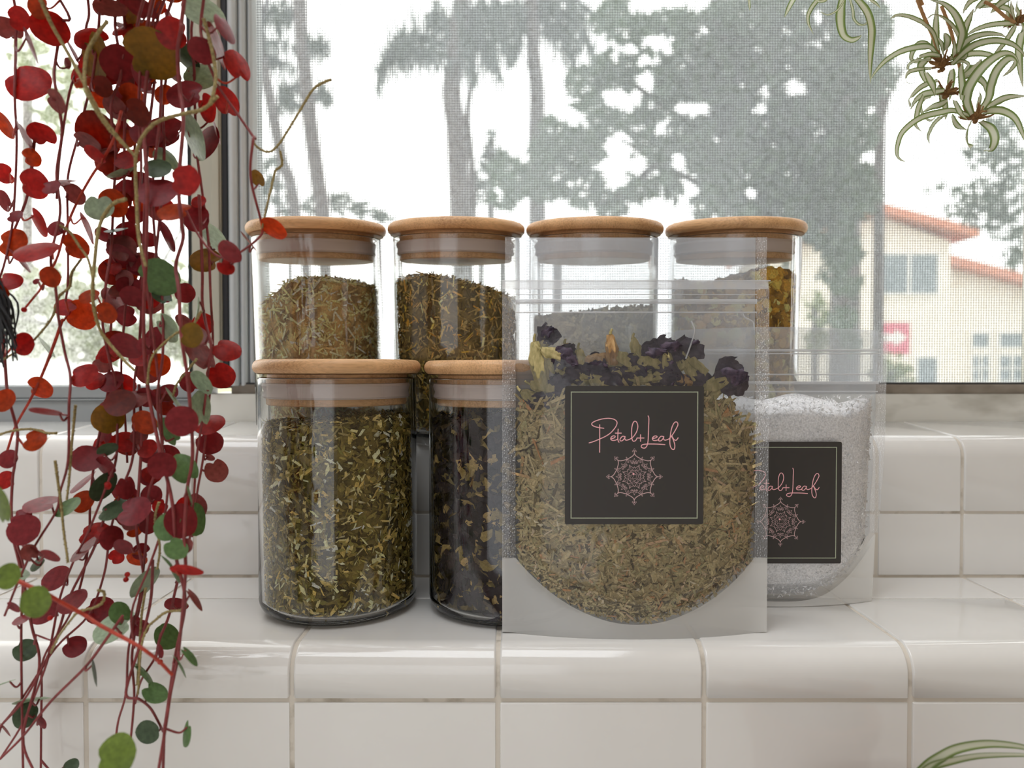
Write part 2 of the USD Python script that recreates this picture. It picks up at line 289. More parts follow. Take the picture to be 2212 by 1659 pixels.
# ------------------------------------------------------------------ jars and what is in them
def frame_of(n):
    """Two unit tangents for every unit normal."""
    ref = np.where(np.abs(n[:, 2:]) < 0.9, [[0, 0, 1.0]], [[1.0, 0, 0]]); u = np.cross(ref, n); u /= np.linalg.norm(u, axis=1, keepdims=True) + 1e-12
    return u, np.cross(n, u)
def flakes(p, n, L, W, T, r, tilt=0.45, vert=0.0):
    """Loose flakes lying on a surface: 8-cornered splinters at p, flat against normal n with some disorder. L, W, T arrays."""
    N = len(p); n = n + r.normal(0, tilt, (N, 3)); n /= np.linalg.norm(n, axis=1, keepdims=True)
    u, v = frame_of(n); a = r.uniform(0, math.pi, N)
    if vert: a = np.where(r.random(N) < vert, r.normal(math.pi / 2, 0.5, N), a)
    d, e = u * np.cos(a)[:, None] + v * np.sin(a)[:, None], -u * np.sin(a)[:, None] + v * np.cos(a)[:, None]
    V = np.zeros((N, 8, 3)); k1, k2 = r.uniform(0.45, 1.0, (N, 1)), r.uniform(0.45, 1.0, (N, 1)); sk = r.normal(0, 0.35, (N, 1)); bend = r.normal(0, 0.5, (N, 1)) * W[:, None]
    for i, (sx, sy, sz) in enumerate([(-1, -1, -1), (1, -1, -1), (1, 1, -1), (-1, 1, -1), (-1, -1, 1), (1, -1, 1), (1, 1, 1), (-1, 1, 1)]):
        kk = k1 if sx < 0 else k2
        V[:, i] = p + d * (sx * L[:, None] / 2 + sy * sk * W[:, None]) + e * (sy * W[:, None] / 2 * kk) + n * (sz * T[:, None] / 2 + sx * bend * 0.4)
    q = np.array([[0, 3, 2, 1], [4, 5, 6, 7], [0, 1, 5, 4], [1, 2, 6, 5], [2, 3, 7, 6], [3, 0, 4, 7]])
    return rnd(tm(V.reshape(-1, 3), quads((q[None] + 8 * np.arange(N)[:, None, None]).reshape(-1, 4))), 8, r)
def curls(p, n, L, W, r, segs=4):
    """Small crumpled petals and leaf scraps: bent two-sided strips."""
    N = len(p); n = n + r.normal(0, 0.6, (N, 3)); n /= np.linalg.norm(n, axis=1, keepdims=True); u, v = frame_of(n); a = r.uniform(0, 2 * math.pi, N)
    d, e = u * np.cos(a)[:, None] + v * np.sin(a)[:, None], -u * np.sin(a)[:, None] + v * np.cos(a)[:, None]
    c = r.normal(0, 1.0, N); tw = r.normal(0, 0.9, N); rows = []
    for s in range(segs + 1):
        t = s / segs - 0.5; w = W * (0.25 + 0.9 * math.sin(math.pi * (s + 0.5) / (segs + 1))) * r.uniform(0.7, 1.3, N) / 2; ang = tw * t
        ee = e * np.cos(ang)[:, None] + n * np.sin(ang)[:, None]
        cen = p + d * (L * t)[:, None] + n * (L * c * 0.5 * (t * t))[:, None] + e * (L * c * 0.3 * t * t)[:, None]
        rows += [cen - ee * w[:, None], cen + n * (w * 0.45)[:, None], cen + ee * w[:, None]]
    V = np.stack(rows, 1); q = np.array([[3 * s + j, 3 * s + j + 1, 3 * s + j + 4, 3 * s + j + 3] for s in range(segs) for j in (0, 1)])
    return rnd(tm(V.reshape(-1, 3), quads((q[None] + 3 * (segs + 1) * np.arange(N)[:, None, None]).reshape(-1, 4))), 3 * (segs + 1), r)
def jar_spots(N, ri, zlo, top, r, depth=0.0022):
    """Spots on the fill of a jar: on its side against the glass and on its mound. top(x, y) = the mound's height."""
    ns = int(N * 0.80); a = r.uniform(0, 2 * math.pi, ns); rr = ri - 0.0010 - r.exponential(depth * 0.5, ns).clip(0, depth * 2)
    zt = top(rr * np.cos(a), rr * np.sin(a)); z = zlo + (zt - zlo) * r.random(ns)
    rr = np.where(z < zlo + 0.006, rr - (0.006 - (z - zlo)) * 0.45, rr)
    p = np.stack([rr * np.cos(a), rr * np.sin(a), z], 1); n = np.stack([np.cos(a), np.sin(a), np.zeros(ns)], 1)
    m = N - ns; q = (ri - 0.002) * np.sqrt(r.random(m)); b = r.uniform(0, 2 * math.pi, m); x, y = q * np.cos(b), q * np.sin(b)
    p2 = np.stack([x, y, top(x, y) + r.uniform(-0.001, 0.0015, m)], 1)
    return np.vstack([p, p2]), np.vstack([n, np.tile([[0, 0, 1.0]], (m, 1))])
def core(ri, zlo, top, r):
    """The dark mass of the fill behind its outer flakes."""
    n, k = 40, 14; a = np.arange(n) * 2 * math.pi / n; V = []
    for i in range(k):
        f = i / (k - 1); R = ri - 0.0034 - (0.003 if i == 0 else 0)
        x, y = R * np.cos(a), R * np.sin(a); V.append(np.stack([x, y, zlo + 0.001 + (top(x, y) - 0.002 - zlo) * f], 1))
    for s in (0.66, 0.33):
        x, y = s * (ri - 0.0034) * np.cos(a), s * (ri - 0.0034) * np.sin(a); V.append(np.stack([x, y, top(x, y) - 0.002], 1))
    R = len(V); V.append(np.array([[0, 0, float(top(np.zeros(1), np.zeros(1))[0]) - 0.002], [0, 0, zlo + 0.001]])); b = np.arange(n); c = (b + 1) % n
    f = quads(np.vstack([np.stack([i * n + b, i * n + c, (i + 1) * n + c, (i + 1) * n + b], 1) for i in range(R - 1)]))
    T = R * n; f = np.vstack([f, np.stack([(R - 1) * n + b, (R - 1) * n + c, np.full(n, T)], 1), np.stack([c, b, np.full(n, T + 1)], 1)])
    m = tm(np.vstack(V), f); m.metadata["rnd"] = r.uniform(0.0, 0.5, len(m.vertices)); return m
def place(mesh, Mx):
    m = mesh.copy(); m.apply_transform(Mx); return m
def jar_matrix(x, y, z, tilt, s=1.0, spin=0.0):
    T = trimesh.transformations
    return T.translation_matrix((x, y, z)) @ T.rotation_matrix(tilt, (1, 0, 0)) @ T.rotation_matrix(spin, (0, 0, 1)) @ np.diag([s, s, 1, 1])
def make_jar(x, y, z, label, tilt=0.0, rg=0.0486, rl=0.0515, H=0.1535, spin=0.0):
    t = UsdGeom.Xform.Define(stage, numbered("/World", "glass_jar")); tag(t, label, "jar", "glass storage jars with bamboo lids")
    t.AddTranslateOp().Set(Gf.Vec3d(x, y, z)); t.AddRotateXOp().Set(math.degrees(tilt)); t.AddRotateZOp().Set(spin)
    hg = H - 0.0108; R = 0.0085; w = 0.0021
    arc = [(rg - R + R * math.sin(a), R - R * math.cos(a)) for a in np.linspace(0, math.pi / 2, 7)]
    inn = [(rg - w - 0.0055 + 0.0055 * math.sin(a), 0.0042 + 0.0055 - 0.0055 * math.cos(a)) for a in np.linspace(math.pi / 2, 0, 6)]
    prof = [(0.0, 0.0006), (rg - R - 0.004, 0.0006)] + arc + [(rg, hg - 0.0012), (rg - 0.0004, hg - 0.0003), (rg - w / 2, hg), (rg - w + 0.0003, hg - 0.0003), (rg - w, hg - 0.0012)] + inn + [(0.0, 0.0042)]
    obj("jar_body", lathe(prof, 96), m_glass, t, smooth=50, label="clear glass cylinder")
    lz = H - 0.0088
    lidp = [(0, lz), (rl - 0.0022, lz)] + [(rl - 0.0042 + 0.0042 * math.cos(a), H - 0.0044 + 0.0044 * math.sin(a)) for a in np.linspace(-math.pi / 2, math.pi / 2, 13)] + [(0, H)]
    lid = obj("lid", lathe(lidp, 96), m_bamboo, t, smooth=50, label="round bamboo lid")
    ri = rg - w
    obj("plug", lathe([(0, lz), (ri - 0.0036, lz), (ri - 0.0036, hg - 0.0162), (ri - 0.0042, hg - 0.0168), (0, hg - 0.0168)], 72), m_bamboo, lid, smooth=40)
    rs = ri - 0.0012
    obj("seal_ring", lathe([(ri - 0.0034, hg - 0.0034), (rs - 0.0006, hg - 0.0036), (rs, hg - 0.0052), (rs - 0.0012, hg - 0.0085), (rs - 0.0004, hg - 0.0115), (rs - 0.0012, hg - 0.0125), (ri - 0.0034, hg - 0.0127)], 72), m_seal, lid, smooth=40, label="pale silicone ring")
    return ri
JF, JU = (0.4666, 0.0), (0.5635, 0.0)
ZB = ZU + SL * (JU[0] - YR - 0.0145)
TL = 0.0
RI = 0.0465
def herb(name, label, mat, meshes, x, y, z, tilt, cat="dried herb", group=None):
    m = concat(meshes); v = m.vertices.copy(); q = np.hypot(v[:, 0], v[:, 1]); lim = np.minimum(RI - 0.0005, RI - 0.0005 - (0.0062 - v[:, 2]).clip(0, None) * 0.6)
    k = np.minimum(1, lim / np.maximum(q, 1e-9)); v[:, 0] *= k; v[:, 1] *= k; v[:, 2] = v[:, 2].clip(0.0047, None); m.vertices = v; m.apply_transform(trimesh.transformations.rotation_matrix(tilt, (1, 0, 0)))
    o = robj(name, m, mat, None, label=label, cat=cat, kind="stuff")
    UsdGeom.Xformable(o).AddTranslateOp().Set(Gf.Vec3d(x, y, z)); return o
def uni(r, a, b, n): return r.uniform(a, b, n)
K = lambda *c: lin(*c)
mh_green = islands("herb_green_cut", [(0, K(74, 63, 32)), (0.25, K(127, 111, 54)), (0.5, K(178, 154, 81)), (0.72, K(150, 141, 67)), (0.82, K(248, 213, 122)), (0.93, K(250, 249, 192)), (1, K(250, 249, 240))])
mh_dark = islands("herb_dark_flower", [(0, K(28, 21, 30)), (0.5, K(43, 34, 46)), (0.68, K(74, 57, 53)), (0.8, K(143, 125, 74)), (0.92, K(179, 153, 97)), (1, K(204, 171, 117))])
mh_tan = islands("herb_tan_shred", [(0, K(147, 118, 80)), (0.3, K(233, 196, 132)), (0.6, K(250, 248, 176)), (0.85, K(250, 250, 204)), (1, K(250, 250, 250))])
mh_mix = islands("herb_green_orange", [(0, K(86, 72, 41)), (0.3, K(147, 125, 72)), (0.6, K(206, 178, 108)), (0.82, K(250, 214, 134)), (0.9, K(250, 184, 72)), (0.95, K(250, 214, 82)), (1, K(250, 250, 184))])
mh_sage = islands("herb_grey_green", [(0, K(112, 107, 79)), (0.4, K(165, 158, 120)), (0.8, K(206, 198, 158)), (1, K(249, 236, 190))])
mh_cham = islands("herb_yellow_flower", [(0, K(134, 97, 36)), (0.3, K(196, 146, 50)), (0.6, K(247, 188, 63)), (0.85, K(250, 222, 106)), (1, K(250, 250, 168))])
mh_bag = islands("herb_straw_mix", [(0, K(92, 78, 52)), (0.08, K(122, 106, 70)), (0.22, K(190, 170, 122)), (0.5, K(232, 210, 158)), (0.64, K(186, 178, 128)), (0.80, K(244, 224, 174)), (0.91, K(208, 190, 142)), (0.95, K(224, 164, 108)), (1, K(252, 242, 212))])

# front row
def jarset(i, x, y, z, tilt, rg, rl, H, label, spin):
    return make_jar(x, y, z, label, tilt, rg, rl, H, spin)
XA, XB = -0.1093, -0.0035
ri = jarset(0, XA, JF[0], 0.0002, 0, 0.0486, 0.0515, 0.1545, "front left glass jar with bamboo lid, full of green cut leaves with yellow stalks", 20)
r = np.random.default_rng(11); top = lambda x, y: 0.1165 + 0.002 * np.sin(60 * x) + 0.01 * x
p, n = jar_spots(8000, ri, 0.0052, top, r); c1 = flakes(p, n, uni(r, .002, .0060, len(p)), uni(r, .0011, .0031, len(p)), uni(r, .0002, .0005, len(p)), r, .32)
p2, n2 = jar_spots(330, ri - 0.0012, 0.006, top, r, 0.0008); RI = ri; c2 = flakes(p2, n2, uni(r, .005, .0105, 330), uni(r, .0008, .0015, 330), uni(r, .0005, .0008, 330), r, tilt=0.12)
m_straw = islands("yellow_stalks", [(0, K(170, 150, 92)), (0.5, K(206, 188, 128)), (1, K(226, 214, 170))])
m_darkcore = plain("herb_depth", lin(44, 37, 22), 0.9)
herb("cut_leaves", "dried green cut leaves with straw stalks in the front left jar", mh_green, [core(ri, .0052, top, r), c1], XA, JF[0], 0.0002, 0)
st_ = stage.GetPrimAtPath("/World/cut_leaves")
robj("stalks", c2, m_straw, st_, kind="stuff", label="pale yellow stalk pieces")
ri = jarset(1, XB, JF[0], 0.0002, 0, 0.0486, 0.0515, 0.1540, "front glass jar half hidden by the large pouch, filled with near-black dried flowers", 75)
r = np.random.default_rng(12); top = lambda x, y: 0.118 + 0.004 * np.sin(90 * x + 1)
p, n = jar_spots(2600, ri, 0.006, top, r, 0.004); c1 = curls(p, n, uni(r, .006, .015, len(p)), uni(r, .003, .008, len(p)), r)
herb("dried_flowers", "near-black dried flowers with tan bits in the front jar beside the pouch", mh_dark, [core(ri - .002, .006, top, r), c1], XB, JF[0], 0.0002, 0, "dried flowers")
# back row, leaning a little with the sloping sill
TB = math.atan(SL); XC = [-0.1449, -0.0412, 0.0612, 0.1655]
back = [("back row glass jar at the left end, with tan shredded herb and a wooden lid", mh_tan, 21, lambda x, y: 0.113 + 0.35 * (x + .01).clip(-.05, 0.0) - 6 * (x - .01) ** 2),
        ("second glass jar of the back row, with brown-green herb flecked orange", mh_mix, 22, lambda x, y: 0.116 - 0.22 * (x + .02).clip(0, .06) - 2 * x * x),
        ("third glass jar of the back row, seen through the clear top of the large pouch", mh_sage, 23, lambda x, y: 0.088 + 0.1 * x),
        ("back row glass jar at the right end, with yellow flower heads inside", mh_cham, 24, lambda x, y: 0.113 + 0.10 * np.sin(70 * x) * .05)]
hn = [("shredded_herb", "tan shredded herb mounded in the leftmost back jar", "dried herb"), ("flecked_herb", "brown-green herb with orange petals in the second back jar", "dried herb"),
      ("leaf_herb", "grey-green dried leaves in the third back jar", "dried herb"), ("flower_heads", "small yellow dried flower heads in the rightmost back jar", "dried flowers")]
for i, (lab, mt, sd, top) in enumerate(back):
    ri = jarset(i + 2, XC[i], JU[0], ZB, TB, 0.0472, 0.0508, 0.1547, lab, 40 * i + 10); r = np.random.default_rng(sd)
    p, n = jar_spots(5200 if i < 3 else 1500, ri, 0.0052, top, r, 0.003); N = len(p)
    if i == 3:
        b = trimesh.creation.icosphere(1, 1.0); bv, bf = np.array(b.vertices), np.array(b.faces); rad = uni(r, .0022, .0048, N)
        V = (p - n * 0.001)[:, None] + bv[None] * rad[:, None, None] * r.uniform(.7, 1.15, (N, len(bv), 1)); k1 = tm(V.reshape(-1, 3), (bf[None] + len(bv) * np.arange(N)[:, None, None]).reshape(-1, 3)); rnd(k1, len(bv), r)
        p2, n2 = jar_spots(1500, ri, 0.006, top, r, 0.002); k2 = curls(p2, n2, uni(r, .003, .008, 1500), uni(r, .001, .002, 1500), r, 3); ms = [core(ri - .001, .006, top, r), k1, k2]
    elif i == 1:
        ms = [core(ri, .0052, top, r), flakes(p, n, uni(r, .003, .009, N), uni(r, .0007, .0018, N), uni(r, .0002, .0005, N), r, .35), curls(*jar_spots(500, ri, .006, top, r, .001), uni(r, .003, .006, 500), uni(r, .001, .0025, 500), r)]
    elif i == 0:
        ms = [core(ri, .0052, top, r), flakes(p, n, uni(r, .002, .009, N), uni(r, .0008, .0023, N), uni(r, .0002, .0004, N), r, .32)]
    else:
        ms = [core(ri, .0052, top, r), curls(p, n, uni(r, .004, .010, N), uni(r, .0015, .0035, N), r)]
    RI = ri; herb(hn[i][0], hn[i][1], mt, ms, XC[i], JU[0], ZB, TB, hn[i][2])
# ------------------------------------------------------------------ pouches
LBL = 0.0756
def strokes_shape(strokes, w, tr, n=10):
    return shapely.ops.unary_union([LineString([tr(*q) for q in (spline(s, n) if len(s) > 2 else np.array(s, float))]).buffer(w / 2, quad_segs=3) for s in strokes])
TXT = [[(345, 370), (346, 640), (345, 935)],
       [(430, 441), (340, 430), (240, 405), (185, 368), (200, 325), (285, 283), (400, 250), (530, 238), (640, 258), (698, 310), (690, 380), (640, 460), (560, 545), (460, 610), (340, 665), (220, 715), (130, 742)],
       [(592, 655), (640, 640), (665, 615), (648, 598), (612, 602), (580, 630), (573, 662), (592, 685), (630, 692), (680, 683), (712, 665)],
       [(725, 460), (720, 560), (718, 650), (726, 700), (742, 728)], [(668, 542), (788, 542)],
       [(862, 614), (818, 606), (780, 640), (762, 680), (780, 703), (820, 690), (855, 645), (868, 612), (862, 655), (882, 685), (930, 680), (985, 655)],
       [(985, 655), (1040, 610), (1100, 520), (1128, 410), (1108, 325), (1070, 298), (1032, 330), (1005, 430), (1000, 560), (1008, 650), (1030, 703), (1070, 703), (1097, 675), (1112, 642)],
       [(1185, 575), (1185, 710)], [(1112, 642), (1255, 642)],
       [(1338, 188), (1354, 240), (1350, 400), (1346, 560), (1340, 690), (1325, 780), (1290, 838), (1245, 850), (1200, 825), (1215, 785), (1290, 768), (1400, 765), (1540, 768), (1685, 778)],
       [(1442, 650), (1490, 640), (1525, 618), (1505, 600), (1465, 605), (1430, 640), (1432, 675), (1460, 692), (1510, 690), (1560, 675)],
       [(1658, 615), (1610, 605), (1570, 640), (1550, 680), (1575, 705), (1615, 690), (1650, 645), (1662, 612), (1656, 655), (1680, 685), (1722, 680), (1775, 655)],
       [(1775, 655), (1850, 560), (1915, 450), (1950, 370), (1932, 318), (1890, 318), (1850, 370), (1815, 470), (1795, 600), (1785, 720), (1800, 820), (1842, 876), (1876, 868), (1889, 800), (1868, 710), (1822, 605)],
       [(1826, 600), (1868, 668), (1908, 690), (1935, 670), (1955, 638)]]
K2 = LBL / 296 / 9.617
def tr_txt(X, Y): return ((1260 + X / 9.617 - 1370) * LBL / 296, -(880 + Y / 9.617 - 983.5) * LBL / 296)
K3 = LBL / 296 / 11.85
MC = ((1300 + 832 / 11.85 - 1370) * LBL / 296, -(960 + 825 / 11.85 - 983.5) * LBL / 296)
def pol(r, deg): a = math.radians(deg); return (MC[0] + r * K3 * math.sin(a), MC[1] + r * K3 * math.cos(a))
def line(pts, w): return LineString([pol(*q) for q in pts]).buffer(w * K3 / 2, quad_segs=2)
def loc(th, x, y):   # x across, y outward, in mandala pixels, about the direction th
    a = math.radians(th); return (MC[0] + K3 * (x * math.cos(a) + y * math.sin(a)), MC[1] + K3 * (-x * math.sin(a) + y * math.cos(a)))
def lline(th, pts, w, n=6): return LineString([loc(th, *q) for q in (spline(pts, n) if n else pts)]).buffer(w * K3 / 2, quad_segs=2)
def petal(th, x, y, ang, L, w):
    a = math.radians(ang); out = []
    for s, t in ((0, 0), (.5, .45), (0, 1), (-.5, .45), (0, 0)):
        dx, dy = s * w, t * L; out.append((x + dx * math.cos(a) + dy * math.sin(a), y - dx * math.sin(a) + dy * math.cos(a)))
    return LineString([loc(th, *q) for q in out]).buffer(3.6 * K3, quad_segs=2)
bold, fine = [], []
for k in range(8):
    th = 45 * k
    for s in (1, -1):
        bold.append(line([(592, th), (560, th + s * 1.5), (530, th + s * 4.5), (505, th + s * 9.5), (492, th + s * 15), (476, th + s * 22.5)], 19))
        fine.append(line([(476, th + s * 22.5), (432, th + s * 15), (395, th + s * 13)], 11))
        fine.append(lline(th, [(0, 640), (s * 28, 668), (s * 52, 650), (s * 44, 628), (s * 28, 640)], 8))
        fine.append(petal(th, s * 40, 330, s * 62, 60, 34)); fine.append(petal(th, s * 18, 340, s * 34, 85, 40))
    bold.append(lline(th, [(0, 585), (0, 640)], 15, 0))
    fine += [petal(th, 0, 650, 0, 68, 42), petal(th, 0, 350, 0, 118, 46), lline(th, [(0, 318), (0, 350)], 9, 0), petal(th + 22.5, 0, 490, 0, 52, 30), petal(th + 22.5, 0, 380, 0, 62, 46), petal(th + 22.5, 0, 300, 0, 26, 18)]
    c = th + 22.5
    fine += [lline(th + 2, [(-104, 215), (-62, 300), (0, 225)], 9, 0) if False else lline(th + 22.5, [(-100, 232), (-66, 215), (0, 305), (66, 215), (100, 232)], 9, 0), lline(c, [(0, 210), (0, 290)], 5, 0), lline(c, [(-66, 215), (0, 178), (66, 215)], 7)]
fine.append(LineString([pol(165, a) for a in range(0, 361, 30)]).buffer(3.6 * K3))
rr = random.Random(5)
for R, kk in ((150, 5), (105, 5), (62, 4)):
    q = [pol(R * (0.85 + 0.3 * rr.random()), 360 / kk * i + rr.uniform(-18, 18) + R) for i in range(kk)]
    fine.append(LineString(q + [q[0]]).buffer(2.6 * K3))
fine += [line([(165, a), (95, a + 24)], 5) for a in range(10, 360, 52)]
def label_parts(t, cx, cy, cz, tilt=0.0, yaw=0.0, soft=False):
    T = trimesh.transformations
    Mx = T.translation_matrix((cx, cy, cz)) @ T.rotation_matrix(yaw, (0, 0, 1)) @ T.rotation_matrix(math.pi / 2 + tilt, (1, 0, 0))
    def ex(shape, z0, h):
        ms = [trimesh.creation.extrude_polygon(p, h, engine="earcut") for p in getattr(shape, "geoms", [shape]) if p.area > 1e-12]
        m = trimesh.util.concatenate(ms); m.apply_translation((0, 0, z0)); m.apply_transform(Mx); return m
    def rrect(s, r): return shapely.box(-s + r, -s + r, s - r, s - r).buffer(r)
    h = LBL / 2
    lab = obj("label", ex(rrect(h, 0.0012), 0, 0.00028), m_label, t, smooth=False, label="square black printed label")
    fr = rrect(h * 0.918, 0.0001).difference(rrect(h * 0.904, 0.0001))
    obj("border_line", ex(fr, 0.00028, 0.00005), m_line, lab, smooth=False)
    obj("lettering", ex(strokes_shape(TXT, 19 * K2, tr_txt), 0.00028, 0.00007), m_pink, lab, smooth=False, label="pink handwritten lettering")
    obj("emblem", ex(shapely.ops.unary_union(bold + fine), 0.00028, 0.00005), m_mauve, lab, smooth=False, label="dusty pink mandala line drawing")
    obj("emblem_heart", ex(Polygon([pol(78 + (18 if i % 2 else 34), 0) if False else (MC[0] + K3 * (-22 + (20 if i % 2 else 34) * math.sin(i * math.pi / 5)), MC[1] + K3 * (72 + (20 if i % 2 else 34) * math.cos(i * math.pi / 5))) for i in range(10)]), 0.00033, 0.00005), m_pink, lab, smooth=False)
m_label = plain("label_black", lin(56, 53, 51), 0.42, specular_ior_level=0.45)
m_line = plain("label_sage_line", lin(166, 174, 150), 0.5)
m_pink = plain("label_pink", lin(248, 184, 190), 0.5)
m_mauve = plain("label_mauve", lin(204, 172, 172), 0.5)
m_film = film("pouch_film", 0.07, (0.84, 0.88, 0.95), 0.10, tint=(0.955, 0.965, 0.975), bump=("noise_texture", {"scale": 45, "detail": 3}, 0.0012, "fac"))
m_film_b = film("pouch_back_film_veil", 0.38, (0.86, 0.92, 1.0), 0.12, tint=(0.92, 0.935, 0.95), hmix=0.62)  # milkier than the front film, to carry the veil of window light
m_gus = film("pouch_gusset_film", 0.54, (0.99, 0.99, 0.97), 0.25, hmix=0.35)
m_emb = film("pouch_embossed_seal", 0.22, (0.78, 0.81, 0.86), 0.16, bump=("voronoi_texture", {"scale": 900}, 0.0011, "distance"), fres=1.9)
m_zip = film("pouch_zip_ridge", 0.50, (0.90, 0.92, 0.95), 0.12, fres=1.7)

def sheet(fn, us, vs):
    """A grid surface: fn(u, v) -> xyz."""
    U, V = np.meshgrid(us, vs, indexing="ij"); p = fn(U, V); n, k = len(us), len(vs)
    i, j = np.meshgrid(np.arange(n - 1), np.arange(k - 1), indexing="ij"); a = i * k + j
    return tm(p.reshape(-1, 3), quads(np.stack([a, a + k, a + k + 1, a + 1], -1).reshape(-1, 4)))
def strip(x0, x1, z0, z1, y, th=0.0006, nx=3, nz=40, wob=None):
    f = lambda sgn: sheet(lambda U, V: np.stack([U, y + sgn * th / 2 + (wob(U, V) if wob else 0 * U), V], -1), np.linspace(x0, x1, nx), np.linspace(z0, z1, nz))
    return f(-1)

# the large pouch: flat welded edges, a filled belly, a U-shaped gusset at the foot
YS = 0.4155
XL, XR, ZT_ = -0.0055, 0.1438, EYE + (HORIZ - 514) * YS / FPX
XM, HW = (XL + XR) / 2, (XR - XL) / 2 - 0.0075
def zpx(py, y=0.407): return EYE + (HORIZ - py) * y / FPX
Z_BASE, Z_GS, Z_FILL, Z_ZIP = 0.0, zpx(1215), zpx(850), zpx(655)
def ulow(x):     # lower edge of the filled part: a U
    return 0.0075 + (Z_GS - 0.0075) * np.abs((x - XM) / HW).clip(0, 1) ** 2.1
def belly(x, z):
    s = ((x - XM) / HW).clip(-1, 1); w = (1 - np.abs(s) ** 3.2).clip(0, 1)
    up = ((Z_ZIP - 0.004 - z) / (Z_ZIP - 0.004 - Z_FILL)).clip(0, 1); dn = ((z - ulow(x) + 0.004) / 0.014).clip(0, 1)
    return w ** 0.7 * np.minimum(up ** 0.8, np.sqrt(dn))
def yfront(x, z):
    foot = ((Z_GS - z) / Z_GS).clip(0, 1) * (1 - ((x - XM) / HW).clip(-1, 1) ** 2) * 0.0085
    return YS - 0.0004 - np.maximum(0.0098 * belly(x, z), foot) - 0.0012 * (z < Z_ZIP) * (1 - np.abs((x - XM) / HW).clip(0, 1) ** 4)
def yback(x, z):
    foot = ((Z_GS - z) / Z_GS).clip(0, 1) * (1 - ((x - XM) / HW).clip(-1, 1) ** 2) * 0.014
    side = 0.25 + 0.75 * ((x - 0.035) / 0.03).clip(0, 1)
    return YS + 0.0004 + np.maximum(0.013 * belly(x, z), foot) * side
def crinkle(U, V): return 0.0009 * (meshkit.fbm(np.stack([U * 60, V * 45, U * 0 + 3.3], -1), 3) - 0.5) * (V > Z_FILL)
pouch = thing("pouch", "large clear stand-up pouch of herb blend with dark flowers on top", "pouch", "labelled clear pouches")
us, vs = np.linspace(-1, 1, 49), np.linspace(0, 1, 70)
def body(side):
    def fn(U, V):
        x = XM + U * HW; z0 = np.maximum(ulow(x), 0.0); z = z0 + (ZT_ - z0) * V
        y = (yfront if side < 0 else yback)(x, z) + side * -crinkle(x, z) * 1.0
        return np.stack([x, y, z], -1)
    return sheet(fn, us, vs)
obj("front_film", body(-1), m_film, pouch, smooth=True)
obj("back_film", body(1), m_film_b, pouch, smooth=True)
def gus(side):
    def fn(U, V):
        x = XM + U * ((XR - XL) / 2); e = (1 - np.abs(U) ** 2)
        zb = 0.0006 - (0.0032 * e if side < 0 else 0); zb = np.where(side < 0, 0.0006 - 0.0022 * e, 0.0006)
        zt = np.where(np.abs(U) > HW / ((XR - XL) / 2), Z_GS, ulow(x)); z = zb + (zt - zb) * V
        return np.stack([x, (yfront if side < 0 else yback)(np.clip(x, XM - HW, XM + HW), z), z], -1)
    return sheet(fn, np.linspace(-1, 1, 41), np.linspace(0, 1, 14))
obj("gusset", [gus(-1), gus(1)], m_gus, pouch, smooth=True, label="frosted folded foot")
wv = lambda U, V: 0.0010 * np.sin(V * 34 + 1)
for a, b in ((XL, XL + 0.0075), (XR - 0.0075, XR)):
    s = -1 if a < 0 else 1
    def fn(U, V, a=a, b=b, s=s):
        edge = np.where(V > zpx(607), 0.0016, 0.0) if True else 0; xo = np.where((U - (a + b) / 2) * s > 0, -s * edge, 0)
        return np.stack([U + xo, YS - 0.0012 + 0.0006 * np.sin(V * 40), V], -1)
    obj("side_seal", sheet(fn, np.linspace(a, b, 4), np.linspace(Z_GS, ZT_, 80)), m_emb, pouch, smooth=True, label="embossed welded edge")
def bar(x0, x1, z, r, y, flat=0.6):
    m = tube(np.column_stack([np.linspace(x0, x1, 30), np.full(30, y), np.full(30, z)]), r, 8); m.vertices[:, 1] = y + (m.vertices[:, 1] - y) * flat; return m
YZ = YS - 0.0022
obj("tear_band", strip(XL, XR - 0.001, zpx(622), zpx(605), YS - 0.0018, wob=lambda U, V: 0.0003 * np.sin(U * 900)), m_zip, pouch, smooth=True)
obj("tear_line", [bar(XL, XR, zpx(604), 0.00035, YZ), bar(XL + .006, XR - .006, zpx(622), 0.00025, YZ)], m_zip, pouch, smooth=40)
obj("zip_closure", [bar(XL + .0075, XR - .0075, zpx(648), 0.0010, YZ), bar(XL + .0075, XR - .0075, zpx(653), 0.0005, YZ), bar(XL + .0075, XR - .0075, zpx(673), 0.0004, YZ), bar(XL + .0075, XR - .0075, zpx(634), 0.00025, YZ)], m_zip, pouch, smooth=40, label="clear press-and-seal ridges")
for q in ([(0.0955, zpx(775)), (0.0985, zpx(745)), (0.101, zpx(715)), (0.0995, zpx(692))], [(0.1285, zpx(672)), (0.1300, zpx(684)), (0.1345, zpx(694)), (0.1352, zpx(712))]):
    obj("fold", tube(spline([(x, yfront(np.array(x), np.array(z)) - 0.0006, z) for x, z in q], 6), 0.00045, 6), m_zip, pouch, smooth=40)
YLAB = float(yfront(np.array(XM), np.array(0.10))) - 0.0008
label_parts(pouch, P(1370, 983.5, YLAB)[0], YLAB, zpx(983.5, YLAB))

